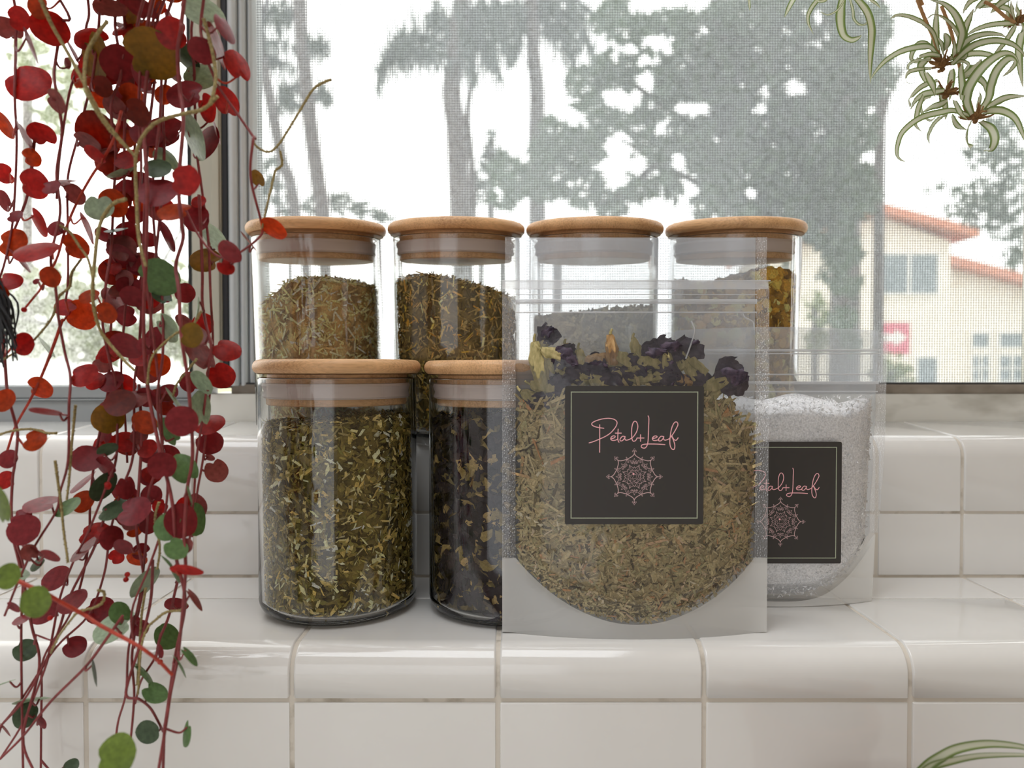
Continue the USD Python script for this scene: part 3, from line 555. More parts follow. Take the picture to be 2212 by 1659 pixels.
# its filling
r = np.random.default_rng(31)
def fill_top(x): return Z_FILL - 0.002 + 0.006 * np.cos((x - XM) * 38) - 0.010 * (((x - XM) / HW) > 0.8)
def fill_pts(N, lo=0.0, hi=1.0, side=-1, off=0.0013):
    s = r.uniform(-0.965, 0.965, N); x = XM + s * HW; z0, z1 = ulow(x) + 0.001, fill_top(x); z = z0 + (z1 - z0) * r.uniform(lo, hi, N)
    e = r.exponential(0.0014, N).clip(0, .004); y = np.where(side < 0, yfront(x, z) + off + e, yback(x, z) - off - e); y = np.where(side < 0, np.minimum(y, YS + .002), np.maximum(y, YS - .002))
    d = 0.001; f = yfront if side < 0 else yback
    nx, nz = (f(x + d, z) - f(x - d, z)) / (2 * d), (f(x, z + d) - f(x, z - d)) / (2 * d)
    n = np.stack([nx, -np.ones(N), nz], 1) * (1 if side < 0 else -1); n = np.clip(n, -1.2, 1.2); return np.stack([x, y, z], 1), n / np.linalg.norm(n, axis=1, keepdims=True)
def coresheet(side):
    def fn(U, V):
        x = XM + U * HW * 0.955; z0, z1 = ulow(x) + 0.002, fill_top(x) - 0.002; z = z0 + (z1 - z0) * V
        b = np.minimum(1, np.minimum((1 - np.abs(U)) * 8, np.minimum(V, 1 - V) * 12)); y = yfront(x, z) if side < 0 else yback(x, z)
        return np.stack([x, YS + (y - YS - side * 0.0026) * b, z], -1)
    return rnd(sheet(fn, np.linspace(-1, 1, 41), np.linspace(0, 1, 41)), 1, r, 0.24)
parts = [coresheet(-1), coresheet(1)]
p, n = fill_pts(2100, 0.28, 1.0); N = len(p); parts.append(flakes(p, n, r.uniform(.08, 1, N) ** 1.5 * .0140 + .003, uni(r, .0007, .0026, N), uni(r, .0003, .0009, N), r, .13))
p, n = fill_pts(3600, 0.0, 0.42); N = len(p); parts.append(flakes(p, n, uni(r, .0015, .0055, N), uni(r, .0008, .0018, N), uni(r, .0002, .0005, N), r, .22))
p, n = fill_pts(420, 0.15, 1.0); parts.append(curls(p, n, uni(r, .004, .008, 420), uni(r, .0015, .0035, 420), r))
p, n = fill_pts(2400, 0.0, 1.0, side=1); N = len(p); parts.append(flakes(p, n, uni(r, .003, .009, N), uni(r, .0008, .002, N), uni(r, .0002, .0005, N), r, .3))
fill = concat(parts); v = fill.vertices.copy(); v[:, 1] = np.clip(v[:, 1], yfront(v[:, 0], v[:, 2]) + 0.0005, yback(v[:, 0], v[:, 2]) - 0.0005); fill.vertices = v; fill.apply_translation((-XM, -YS, 0))
o = robj("herb_blend", fill, mh_bag, None, label="straw and green chopped herb blend inside the large pouch", cat="dried herb", kind="stuff"); UsdGeom.Xformable(o).AddTranslateOp().Set(Gf.Vec3d(XM, YS, 0))
m_pet = speckled("dried_petal", lin(42, 34, 52), lin(92, 76, 92), 300, rough=0.6, bump=0.0006)
m_cal = speckled("dried_calyx", lin(150, 140, 90), lin(212, 196, 142), 420, rough=0.75, bump=0.0006, stretch=(1, 1, 0.4))
m_cal2 = speckled("dried_calyx_brown", lin(162, 122, 76), lin(214, 176, 124), 420, rough=0.75, bump=0.0006, stretch=(1, 1, 0.4))
def crumple(n1, n2, fn, amp, seed):
    m = sheet(fn, np.linspace(0, 1, n1), np.linspace(-1, 1, n2)); v = m.vertices
    v = v + amp * (np.stack([meshkit.fbm(v * 330 + k * 9.1, 3, seed + k) for k in range(3)], -1) - 0.5); m.vertices = v; return m
FLAB = ["dark torn petal standing highest at the left over the pouch's herbs", 'long straw-green calyx at the far left edge of the flowers', 'dark flower with long green calyx leaning right, second from the left', 'black-purple petals behind the drooping pale calyx at left', 'pale brown calyx lying flat with a thread-like tip', 'thin tan bent stalk in the middle of the flowers', 'dark flower with ribbed green calyx just right of the bent stalk', 'torn dark petal below the pale strip of the seam in the middle', 'big dark crumpled petal at the centre right of the flowers', 'dark flower under the upright yellowish stalk', 'tall folded black petal right of the centre', 'upright yellow-green calyx with knobbed end above the label', 'yellow-green crumpled calyx at the right shoulder of the heap', 'dark ragged flower with green calyx at the far right end', "yellowish brown bud just over the label's left half", "dark petal hanging at the label's upper left corner", "dark petal mass over the middle of the label's top edge", "small brown calyx over the right half of the label's top edge", "dark petal wedged between stalks above the label's centre", 'lowest dark petal, left of the label', "short green calyx beside the label's upper right corner", "dark flower tucked under the highest torn petal at left", "dark flower leaning left above the label's left half", "black petals behind the bent tan stalk", "thin upright green calyx just right of the bent stalk", "dark petals between the two centre calyxes", "dark flower under the folded black petal on the right", "thin pale stalk standing between the left flowers"]
FL = [(1178, 735, -60, 34, 1, 0), (1165, 790, 78, 62, 0, 1), (1215, 800, 35, 52, 1, 1), (1255, 790, 80, 44, 1, 0), (1285, 778, -12, 46, 0, 2), (1322, 760, 84, 44, 0, 2), (1358, 785, 32, 50, 1, 1), (1398, 778, -32, 48, 1, 0),
      (1432, 770, -48, 46, 1, 0), (1440, 800, 85, 50, 1, 1), (1480, 770, -62, 44, 1, 0), (1408, 815, -10, 46, 0, 1), (1505, 790, 40, 40, 0, 1), (1560, 825, -28, 58, 1, 1), (1240, 838, 40, 50, 0, 2), (1190, 838, 10, 52, 1, 0),
      (1300, 825, 20, 56, 1, 0), (1470, 818, 15, 40, 0, 2), (1340, 820, 60, 46, 1, 0), (1155, 862, 30, 42, 1, 0), (1545, 848, -50, 40, 0, 1), (1205, 768, 20, 46, 1, 1), (1270, 812, -35, 50, 1, 0), (1345, 800, 10, 48, 1, 0), (1375, 760, 75, 36, 0, 1), (1420, 788, 25, 50, 1, 0), (1500, 815, 60, 44, 1, 0), (1230, 770, 70, 34, 0, 2)]
for i, (px, py, ang, ln, dark, cal) in enumerate(FL):
    y = YS - 0.0042 + rng.uniform(-0.002, 0.002); c = P(px, py, y); L = ln / FPX * y * 1.7; a = math.radians(ang)
    d = np.array([math.cos(a), 0, -math.sin(a)]); e = np.array([math.sin(a), 0, math.cos(a)]); nn = np.array([0, -1.0, 0])
    t = thing("dried_flower", FLAB[i], "flower", "dried flowers at the top of the large pouch", loc=c)
    L1 = L * (0.6 if dark else 0.9)
    w0 = L * (0.15 if dark else 0.15)
    def calfn(U, V, w0=w0, L=L, L1=L1, d=d, e=e, nn=nn):
        tt = U; w = w0 * (0.30 + 0.8 * np.sin(np.pi * np.minimum(tt * 0.75 + 0.05, 1)) ** 0.8); ph = V * math.pi
        w = w * (1 + 0.16 * np.cos(V * math.pi * 6))
        return (-0.5 * L + tt * L1)[..., None] * d + (w * np.cos(ph))[..., None] * e + (0.55 * w * np.sin(ph))[..., None] * nn
    obj("calyx", crumple(12, 27, calfn, 0.0022, i), m_cal2 if cal == 2 else m_cal, t, smooth=True)
    obj("stalk", tube(spline([d * (-0.5 * L), d * (-0.58 * L) + e * .0004, d * (-0.66 * L) + e * 0.0014], 4), np.linspace(.0009, .0006, 9), 6), m_cal, t, smooth=True)
    if dark:
        for k in range(3):
            sp = (k - 1) * 0.5
            def petfn(U, V, L=L, L1=L1, d=d, e=e, nn=nn, sp=sp, k=k):
                w = L * 0.36 * np.sin(np.pi * (0.12 + 0.80 * U)) ** 0.7; cur = 0.14 * L * np.sin(V * 2.4 + k * 2) * U
                return (L * (-0.12 + 0.66 * U))[..., None] * d + (w * V + sp * L * 0.34 * U)[..., None] * e + (cur + 0.0012 * (1 - k))[..., None] * nn
            obj("petal", crumple(13, 13, petfn, 0.0052, 40 + 3 * i + k), m_pet, t, smooth=True)

# the smaller pouch of white crystals behind it, to the right
YS2 = 0.472
p2 = thing("pouch", "smaller clear pouch of white crystals standing behind the large pouch", "pouch", "labelled clear pouches")
XM2 = 0.1690; ZT2 = EYE + (HORIZ - 714) * YS2 / FPX
def hw2(z): return 0.0575 + 0.0075 * (z / ZT2)
def low2(s): return 0.0035 + 0.040 * np.abs(s) ** 3.0
F2 = EYE + (HORIZ - 858) * 0.462 / FPX; Z2ZIP = EYE + (HORIZ - 845) * 0.468 / FPX
def b2(s, z): return (1 - np.abs(s) ** 3).clip(0, 1) ** 0.7 * np.minimum(((Z2ZIP + 0.002 - z) / 0.012).clip(0, 1) ** 0.6, np.sqrt(((z - low2(s) + 0.003) / 0.012).clip(0, 1)))
def y2(s, z, side):
    foot = ((0.05 - z) / 0.05).clip(0, 1) * (1 - s ** 2) * 0.012
    return YS2 + side * (0.0004 + np.maximum(0.0125 * b2(s, z), foot))
def body2(side):
    def fn(U, V):
        z0 = low2(U); z = z0 + (ZT2 - z0) * V + 0.0022 * (1 - U ** 2) * V; return np.stack([XM2 + U * hw2(z), y2(U, z, side) + 0.0007 * np.sin(V * 23 + U * 4), z], -1)
    return sheet(fn, np.linspace(-1, 1, 37), np.linspace(0, 1, 50))
m_film2 = film("small_pouch_film", 0.05, (0.97, 0.97, 0.98), 0.08, fres=1.3, bump=("noise_texture", {"scale": 60, "detail": 3}, 0.0018, "fac"))
obj("front_film", body2(-1), m_film2, p2, smooth=True); obj("back_film", body2(1), m_film_b, p2, smooth=True)
def gus2(side):
    def fn(U, V):
        z = 0.0006 + (low2(U) - 0.0006) * V; return np.stack([XM2 + U * (hw2(z) + 0.004), y2(U, z, side), z], -1)
    return sheet(fn, np.linspace(-1, 1, 31), np.linspace(0, 1, 10))
obj("gusset", [gus2(-1), gus2(1)], m_gus, p2, smooth=True, label="frosted folded foot")
for s in (-1, 1):
    def fn(U, V, s=s): return np.stack([XM2 + s * (hw2(V) - 0.001 + 0.0075 * U), YS2 + 0.0012 * np.sin(V * 50), V], -1)
    obj("side_seal", sheet(fn, np.linspace(0, 1, 4), np.linspace(0.044, ZT2 - 0.001, 50)), m_emb, p2, smooth=True, label="embossed welded edge")
def z2(py): return EYE + (HORIZ - py) * 0.470 / FPX
obj("zip_closure", [bar(XM2 - hw2(z2(q)), XM2 + hw2(z2(q)), z2(q), rr_, YS2 - 0.0018) for q, rr_ in ((757, .0008), (764, .0004), (809, .0005), (827, .0010), (846, .0005))], m_zip, p2, smooth=40, label="clear press-and-seal ridges")
label_parts(p2, P(1686, 1087, 0.4575)[0], float(YS2 - 0.0142), zpx(1087, 0.4575), tilt=0.0)
m_salt = islands("white_crystals", [(0, (0.90, 0.90, 0.90)), (0.5, (0.94, 0.94, 0.95)), (1, (0.97, 0.97, 0.97))], rough=0.3)
r = np.random.default_rng(47)
def saltsheet(side):
    def fn(U, V):
        s = U * 0.955; z0, z1 = low2(s) + 0.0015, F2 + 0.002 * np.sin(s * 9) - 0.003 * (s > .6); z = z0 + (z1 - z0) * V; b = np.minimum(1, np.minimum((1 - np.abs(U)) * 9, np.minimum(V, 1 - V) * 12))
        return np.stack([XM2 + s * hw2(z), YS2 + (y2(s, z, side) - YS2 - side * 0.0012) * b, z], -1)
    return rnd(sheet(fn, np.linspace(-1, 1, 41), np.linspace(0, 1, 41)), 1, r, 0.5)
N = 3000; s = r.uniform(-.95, .95, N); z = low2(s) + 0.0015 + (F2 - low2(s) - 0.001) * r.random(N)
pts = np.stack([XM2 + s * hw2(z), y2(s, z, -1) + 0.0010 + r.exponential(.0004, N), z], 1)
salt = concat([saltsheet(-1), saltsheet(1), flakes(pts, np.tile([[0, -1.0, 0]], (N, 1)), uni(r, .0008, .0022, N), uni(r, .0006, .0014, N), uni(r, .0002, .0005, N), r, .45)]); salt.apply_translation((-XM2, -YS2, 0))
o = robj("crystals", salt, m_salt, None, label="coarse white crystals inside the smaller pouch", cat="salt", kind="stuff"); UsdGeom.Xformable(o).AddTranslateOp().Set(Gf.Vec3d(XM2, YS2, 0))
# ------------------------------------------------------------------ outside: garden, palms, big tree, neighbouring house
GZ = -1.7
m_ground = speckled("dry_lawn", lin(112, 116, 84), lin(150, 142, 112), 1.2, rough=0.95)
obj("ground", box((-60, 1.2, GZ - 0.2), (60, 90, GZ)), m_ground, None, label="grassy ground outside the window", kind="structure", smooth=False)
m_bark = speckled("palm_bark", lin(62, 56, 54), lin(94, 86, 82), 6, rough=0.9, stretch=(1, 1, 3))
m_leafA = leafy("oak_leaf", lin(58, 76, 52), lin(70, 100, 50), 0.3, scale=6)
m_leafB = leafy("palm_frond_leaf", lin(50, 64, 50), lin(60, 82, 50), 0.3, scale=6)
m_leafC = leafy("hedge_leaf", lin(92, 108, 62), lin(130, 140, 60), 0.4, scale=6)
def cards(c, size, r, flat=0.0):
    """Leaf-sized bent quads, each with its own direction."""
    N = len(c); a = r.normal(size=(N, 3)); a[:, 2] *= 1 - flat; a /= np.linalg.norm(a, axis=1, keepdims=True); u, v = frame_of(a); g = r.uniform(0, 6.28, N)[:, None]
    d, e = u * np.cos(g) + v * np.sin(g), -u * np.sin(g) + v * np.cos(g); s = (size * r.uniform(.6, 1.4, N))[:, None]
    V = np.stack([c - d * s, c + e * s * .45 + a * s * .15, c + d * s, c - e * s * .45 + a * s * .15], 1)
    return tm(V.reshape(-1, 3), (np.array([[0, 1, 2], [0, 2, 3]])[None] + 4 * np.arange(N)[:, None, None]).reshape(-1, 3))
def blob_pts(blobs, per, r, gaps=(), y0=8.0, y1=10.5):
    out = []
    for bx, by, br in blobs:
        n = int(per * br * br); q = br * np.sqrt(r.random(n)); t = r.uniform(0, 6.28, n); x, y = bx + q * np.cos(t), by + q * np.sin(t) * 0.85
        keep = np.ones(n, bool)
        for gx, gy, ga, gb in gaps: keep &= ((x - gx) / ga) ** 2 + ((y - gy) / gb) ** 2 > 1
        out += [P(a, b, yy) for a, b, yy in zip(x[keep], y[keep], r.uniform(y0, y1, keep.sum()))]
    return np.array(out)
r = np.random.default_rng(61)
big = thing("tree", "large dense dark green tree filling the right middle of the window", "tree")
BL = [(1345, 40, 62), (1420, 70, 60), (1530, 70, 95), (1640, 60, 105), (1750, 60, 110), (1850, 60, 80), (1330, 150, 52), (1420, 200, 70), (1500, 180, 90), (1600, 190, 100), (1710, 190, 95), (1810, 180, 90), (1880, 160, 60), (1265, 180, 44),
      (1290, 250, 55), (1375, 265, 42), (1490, 290, 55), (1560, 300, 80), (1660, 300, 90), (1760, 300, 90), (1840, 280, 60), (1210, 285, 44), (1235, 345, 52), (1290, 325, 40), (1410, 330, 52), (1540, 360, 60), (1610, 390, 80), (1710, 390, 90), (1810, 400, 80),
      (1375, 400, 42), (1440, 405, 40), (1260, 405, 50), (1560, 450, 70), (1670, 460, 80), (1770, 470, 75), (1850, 430, 50), (1320, 440, 40), (1180, 330, 40), (1170, 400, 40), (1820, 540, 42), (1800, 590, 36), (1835, 620, 26), (1820, 690, 30), (1838, 740, 24), (1100, 370, 42), (1090, 420, 36)]
GAP = [(1423, 100, 34, 15), (1405, 85, 18, 12), (1440, 95, 20, 26), (1392, 177, 26, 24), (1352, 218, 40, 26), (1495, 236, 50, 18), (1335, 310, 36, 30), (1325, 372, 30, 40), (1385, 360, 22, 28), (1467, 348, 18, 22), (1482, 384, 16, 16), (1423, 437, 22, 18), (1650, 192, 16, 20), (1718, 190, 30, 18), (1640, 234, 22, 14), (1626, 418, 18, 20),
       (1493, 8, 40, 14), (1385, 12, 30, 26), (1640, 98, 12, 10), (1700, 66, 18, 12), (1612, 60, 8, 8), (1530, 70, 12, 8), (1546, 300, 14, 12), (1420, 288, 14, 8), (1240, 250, 26, 18), (1205, 240, 30, 18), (1790, 70, 8, 30), (1770, 30, 10, 22)]
c = blob_pts(BL, 0.052, r, GAP); c2 = c[r.random(len(c)) < 1.0]
obj("foliage", cards(c2, 0.10, r), m_leafA, big, kind="stuff", smooth=False)
trunk = [tube(spline([P(1700, 1000, 9.2), P(1690, 700, 9.2), P(1660, 450, 9.2), P(1600, 250, 9.1), P(1560, 60, 9.0), P(1520, -150, 9)], 6), np.linspace(.14, .05, 31), 8)]
obj("trunk", trunk, m_bark, big, smooth=60)
for pts in ([(1660, 450), (1560, 420), (1440, 360), (1340, 300)], [(1620, 300), (1500, 270), (1380, 190), (1310, 130)], [(1640, 380), (1740, 300), (1830, 200)], [(1580, 150), (1480, 90), (1400, 40)], [(1600, 230), (1700, 120), (1790, 40)], [(1420, 350), (1345, 420), (1290, 440)]):
    obj("branch", tube(spline(PP(pts, 9.1), 6), np.linspace(.06, .02, len(spline(pts, 6))), 6), m_bark, big, smooth=60)
def palm(label, path, y, r0, r1, crown=None, fr=(), sd=0):
    t = thing("palm_tree", label, "palm tree", "palm trees outside"); sp = spline([P(a, b, y) for a, b in path], 6)
    obj("trunk", tube(sp, np.linspace(r0, r1, len(sp)), 9), m_bark, t, smooth=60); rr = np.random.default_rng(sd)
    for pts, drop in fr:
        q = spline([P(a, b, y + rr.uniform(-.3, .3)) for a, b in pts], 8); n = len(q); V, F = [], []
        ms = [tube(q, np.linspace(.035, .012, n), 5)]
        for i in range(1, n):
            for k in range(5):
                b = q[i] + (q[i - 1] - q[i]) * rr.random(); L = drop * (0.5 + 0.7 * math.sin(math.pi * i / n)) * rr.uniform(.6, 1.2); w = 0.018
                d = np.array([rr.normal(0, .18), rr.normal(0, .35), rr.choice([-1, -1, -1, 0.5])]); d /= np.linalg.norm(d); e = np.cross(d, [0, 1, 0.2]); e /= np.linalg.norm(e)
                k0 = len(V) * 4; V.append([b - e * w, b + e * w, b + d * L + e * w * .3, b + d * L - e * w * .3]); F.append([k0, k0 + 1, k0 + 2, k0 + 3])
        ms.append(tm(np.array(V).reshape(-1, 3), quads(F)))
        obj("frond", ms, m_leafB, t, smooth=False)
    return t
palm("leaning bare palm trunk nearest the window frame's left stile", [(700, 1150), (640, 480), (608, 340), (583, 210), (565, 110), (552, -80)], 15, .13, .10,
     fr=[([(575, 130), (600, 130), (640, 150)], .3), ([(560, 40), (590, 20), (620, 40)], .35), ([(590, 240), (620, 215), (650, 225)], .3), ([(555, 95), (600, 90), (655, 110)], .25)], sd=1)
palm("tall slim palm trunk second from the left, leaning right", [(750, 1150), (700, 500), (688, 400), (672, 280), (660, 170), (650, 60), (645, -90)], 13, .14, .12,
     fr=[([(665, 95), (690, 90), (712, 100)], .3), ([(680, 205), (700, 200), (718, 210)], .25), ([(640, 20), (615, 30), (595, 60)], .3), ([(650, 180), (620, 190), (600, 205)], .25)], sd=2)
palm("thickest palm with drooping fronds reaching left over the jars", [(1010, 1150), (995, 500), (990, 380), (985, 280), (975, 200), (985, 120), (1000, -40)], 11, .17, .13,
     fr=[([(975, 130), (920, 105), (870, 100), (830, 125), (815, 190)], .38), ([(985, 110), (930, 80), (880, 75), (850, 90)], .35), ([(990, 40), (1020, 60), (1060, 100), (1080, 160)], .5), ([(985, 60), (950, 30), (920, 30)], .4), ([(1000, 30), (1050, 20), (1090, 60), (1110, 120)], .5), ([(990, 80), (1010, 120), (1030, 160)], .35)], sd=3)
palm("thin bent palm stem close behind the thickest palm", [(1040, 1150), (1022, 430), (1018, 340), (1010, 260), (1016, 190), (1030, 90)], 12.5, .06, .05, sd=4)
palm("palm to the right of the thickest one, crown under the top edge", [(1165, 1150), (1160, 420), (1158, 300), (1160, 200), (1152, 120), (1150, 60), (1148, -40)], 12, .15, .10,
     fr=[([(1150, 20), (1110, 30), (1070, 60), (1050, 120)], .5), ([(1150, 10), (1200, 15), (1250, 50), (1285, 110)], .5), ([(1150, 40), (1190, 50), (1225, 85), (1245, 150)], .45), ([(1148, 20), (1120, 60), (1105, 120)], .4), ([(1150, 0), (1230, -5), (1290, 30)], .45), ([(1150, 30), (1100, 10), (1040, 20), (1005, 60)], .5)], sd=5)
def bush(name, label, blobs, per, y0, y1, size, mat, sd, cat="tree"):
    r = np.random.default_rng(sd); t = thing(name, label, cat); obj("foliage", cards(blob_pts(blobs, per, r, (), y0, y1), size, r), mat, t, kind="stuff", smooth=False)
    b = min(blobs, key=lambda q: q[1]) if name != 'pine_tree' else (2380, 300, 0); obj("trunk", tube(spline([P(b[0], 1000, (y0 + y1) / 2), P(b[0], (b[1] + 900) / 2, (y0 + y1) / 2), P(b[0], b[1] + 8, (y0 + y1) / 2)], 4), .07, 7), m_bark, t, smooth=60); return t
bush("cypress_tree", "narrow pointed young tree between the two palms", [(1060, 290, 14), (1062, 320, 20), (1058, 350, 26), (1085, 345, 26), (1050, 385, 28), (1045, 420, 30)], .05, 13, 14, .10, m_leafB, 71)
bush("distant_shrub", "low grey-green shrub behind the left back jar lid", [(560, 430, 32), (590, 400, 26), (620, 440, 28), (680, 445, 30), (740, 440, 28), (790, 455, 26), (830, 470, 22), (560, 360, 22), (600, 350, 18), (570, 500, 40)], .06, 20, 22, .16, m_leafB, 72, "shrub")
bush("pine_tree", "pine at the far right with branches hanging before the house roof", [(2160, 300, 55), (2120, 340, 40), (2190, 360, 50), (2080, 420, 26), (2130, 420, 44), (2180, 430, 50), (2060, 455, 20), (2110, 465, 36), (2160, 480, 40), (2205, 520, 40), (2190, 560, 26), (2030, 400, 14), (2000, 415, 10)], .045, 10, 11, .075, m_leafA, 73)
bush("garden_shrub", "rounded green shrub in front of the white house wall", [(1925, 790, 34), (1945, 810, 30), (1905, 805, 30), (1930, 840, 40)], .05, 13.6, 14.6, .09, m_leafC, 74, "shrub")
bush("yellow_shrub", "small yellowish shrub seen right of the last back jar", [(1775, 680, 30), (1760, 650, 24), (1790, 720, 34), (1765, 740, 30)], .04, 16, 17, .12, m_leafC, 75, "shrub")
bush("hedge", "yellow-green hedge seen through the cloudy left pane", [(40 * k, 640 + 30 * math.sin(k * 1.7), 60) for k in range(-3, 12)] + [(40 * k, 740, 60) for k in range(-3, 12)] + [(60, 120, 50), (150, 190, 60), (110, 260, 40), (230, 250, 50)], .02, 9, 10, .10, m_leafC, 76, "hedge")
for lab, x0, x1, yb in (("grey tree trunk in front of the house corner", 1884, 1909, 12.0), ("blue-grey trunk beside the pale back wall", 1792, 1858, 14.0)):
    t = thing("bare_trunk", lab, "tree trunk"); sp = spline([P((x0 + x1) / 2 - 4, 1000, yb), P((x0 + x1) / 2, 700, yb), P((x0 + x1) / 2 + 3, 350, yb), P((x0 + x1) / 2 + 6, 100, yb), P((x0 + x1) / 2 + 2, -100, yb)], 6)
    obj("stem", tube(sp, np.linspace((x1 - x0) / 2 / FPX * yb, (x1 - x0) / 2.6 / FPX * yb, len(sp)), 10), m_bark, t, smooth=60)
    obj("limb", tube(spline(PP([((x0 + x1) / 2 + 3, 300), (x1 + 14, 200), (x1 + 60, 130)], yb), 5), np.linspace(.05, .02, 11), 6), m_bark, t, smooth=60)
# the house
HY = 18.0
m_stucco = speckled("white_stucco", lin(226, 218, 204), lin(236, 229, 216), 3, rough=0.9); m_rooft = speckled("red_roof_tile", lin(186, 112, 84), lin(210, 140, 108), 8, rough=0.8)
m_trimw = plain("white_trim", lin(236, 234, 228), 0.6); m_pane_far = plain("dark_window_glass", lin(112, 124, 128), 0.15); m_flag = plain("pink_sign", lin(206, 92, 112), 0.6)
hs = thing("house", "white stucco house with sloping red tile roof at the right", "house")
def slab(poly, y0, y1):
    q = np.array([P(a, b, HY) for a, b in poly])[:, [0, 2]]
    m = trimesh.creation.extrude_polygon(Polygon(q), y1 - y0, engine="earcut"); v = m.vertices.copy(); m.vertices = np.column_stack([v[:, 0], y0 + v[:, 2], v[:, 1]]); m.fix_normals(); return m
BOT = 797 + 1.85 * FPX / HY
obj("wall", slab([(1760, BOT), (2053, BOT), (2053, 520), (1900, 468), (1760, 515)], HY, HY + 6), m_stucco, hs, smooth=False)
obj("wall", slab([(2053, BOT), (2420, BOT), (2420, 660), (2080, 572), (2053, 572)], HY + .5, HY + 6), m_stucco, hs, smooth=False)
obj("roof", [slab([(1890, 448), (2092, 500), (2092, 518), (1890, 466)], HY - .45, HY + 6.3), slab([(1890, 448), (1720, 500), (1720, 518), (1890, 466)], HY - .45, HY + 6.3)], m_rooft, hs, smooth=False)
obj("roof", slab([(2056, 548), (2450, 650), (2450, 670), (2056, 568)], HY + .05, HY + 6.3), m_rooft, hs, smooth=False)
def hwin(x0, y0, x1, y1, yy, cols=1, rows=1):
    a, b = P(x0, y1, yy), P(x1, y0, yy); w = 0.05
    ms = [box((a[0] - w, yy - .06, a[2] - w), (b[0] + w, yy + .05, a[2])), box((a[0] - w, yy - .06, b[2]), (b[0] + w, yy + .05, b[2] + w)), box((a[0] - w, yy - .06, a[2]), (a[0], yy + .05, b[2])), box((b[0], yy - .06, a[2]), (b[0] + w, yy + .05, b[2]))]
    for k in range(1, cols): x = a[0] + (b[0] - a[0]) * k / cols; ms.append(box((x - .025, yy - .05, a[2]), (x + .025, yy + .04, b[2])))
    for k in range(1, rows): z = a[2] + (b[2] - a[2]) * k / rows; ms.append(box((a[0], yy - .05, z - .02), (b[0], yy + .04, z + .02)))
    f = obj("window", ms, m_trimw, hs, smooth=False); obj("pane", box((a[0], yy - .02, a[2]), (b[0], yy + .02, b[2])), m_pane_far, f, smooth=False)
hwin(1900, 550, 2024, 634, HY - .02, 2); hwin(2098, 720, 2134, 750, HY + .48); hwin(2156, 720, 2212, 750, HY + .48); hwin(2098, 768, 2134, 850, HY + .48, 2, 3); hwin(2156, 768, 2212, 850, HY + .48, 2, 3); hwin(1978, 772, 2022, 860, HY - .02)
sg = thing("yard_sign", "pink sign with a white arrow in front of the white house", "sign"); sy = 15.0
a, b = P(1900, 766, sy), P(1966, 697, sy)
obj("board", box((a[0], sy, a[2]), (b[0], sy + .02, b[2])), m_flag, sg, smooth=False)
ar = [(1902, 722), (1932, 722), (1932, 711), (1960, 729), (1932, 748), (1932, 738), (1902, 738)]
q = np.array([P(u, v, sy) for u, v in ar])[:, [0, 2]]; m = trimesh.creation.extrude_polygon(Polygon(q), .006, engine="earcut"); v = m.vertices.copy(); m.vertices = np.column_stack([v[:, 0], sy - .006 + v[:, 2], v[:, 1]]); m.fix_normals()
obj("arrow", m, m_trimw, sg, smooth=False)
obj("post", box((a[0] + .02, sy + .02, GZ), (a[0] + .07, sy + .07, b[2])), m_trimw, sg, smooth=False)
car = thing("parked_car", "pale curved car roof low in the cloudy left pane", "car"); cy = 9.0   # only its roof and bonnet show above the sash
prof = [(60, 812), (78, 806), (92, 792), (112, 784), (150, 783), (168, 792), (180, 806), (206, 812), (210, 850), (56, 850)]
q = np.array([P(u, v, cy) for u, v in prof])[:, [0, 2]]; m = trimesh.creation.extrude_polygon(Polygon(q).buffer(.02).buffer(-.0), 1.3, engine="earcut"); v = m.vertices.copy(); m.vertices = np.column_stack([v[:, 0], cy - 1.3 + v[:, 2], v[:, 1]]); m.fix_normals()
obj("body", m, plain("car_white", lin(232, 234, 238), 0.25), car, smooth=40)
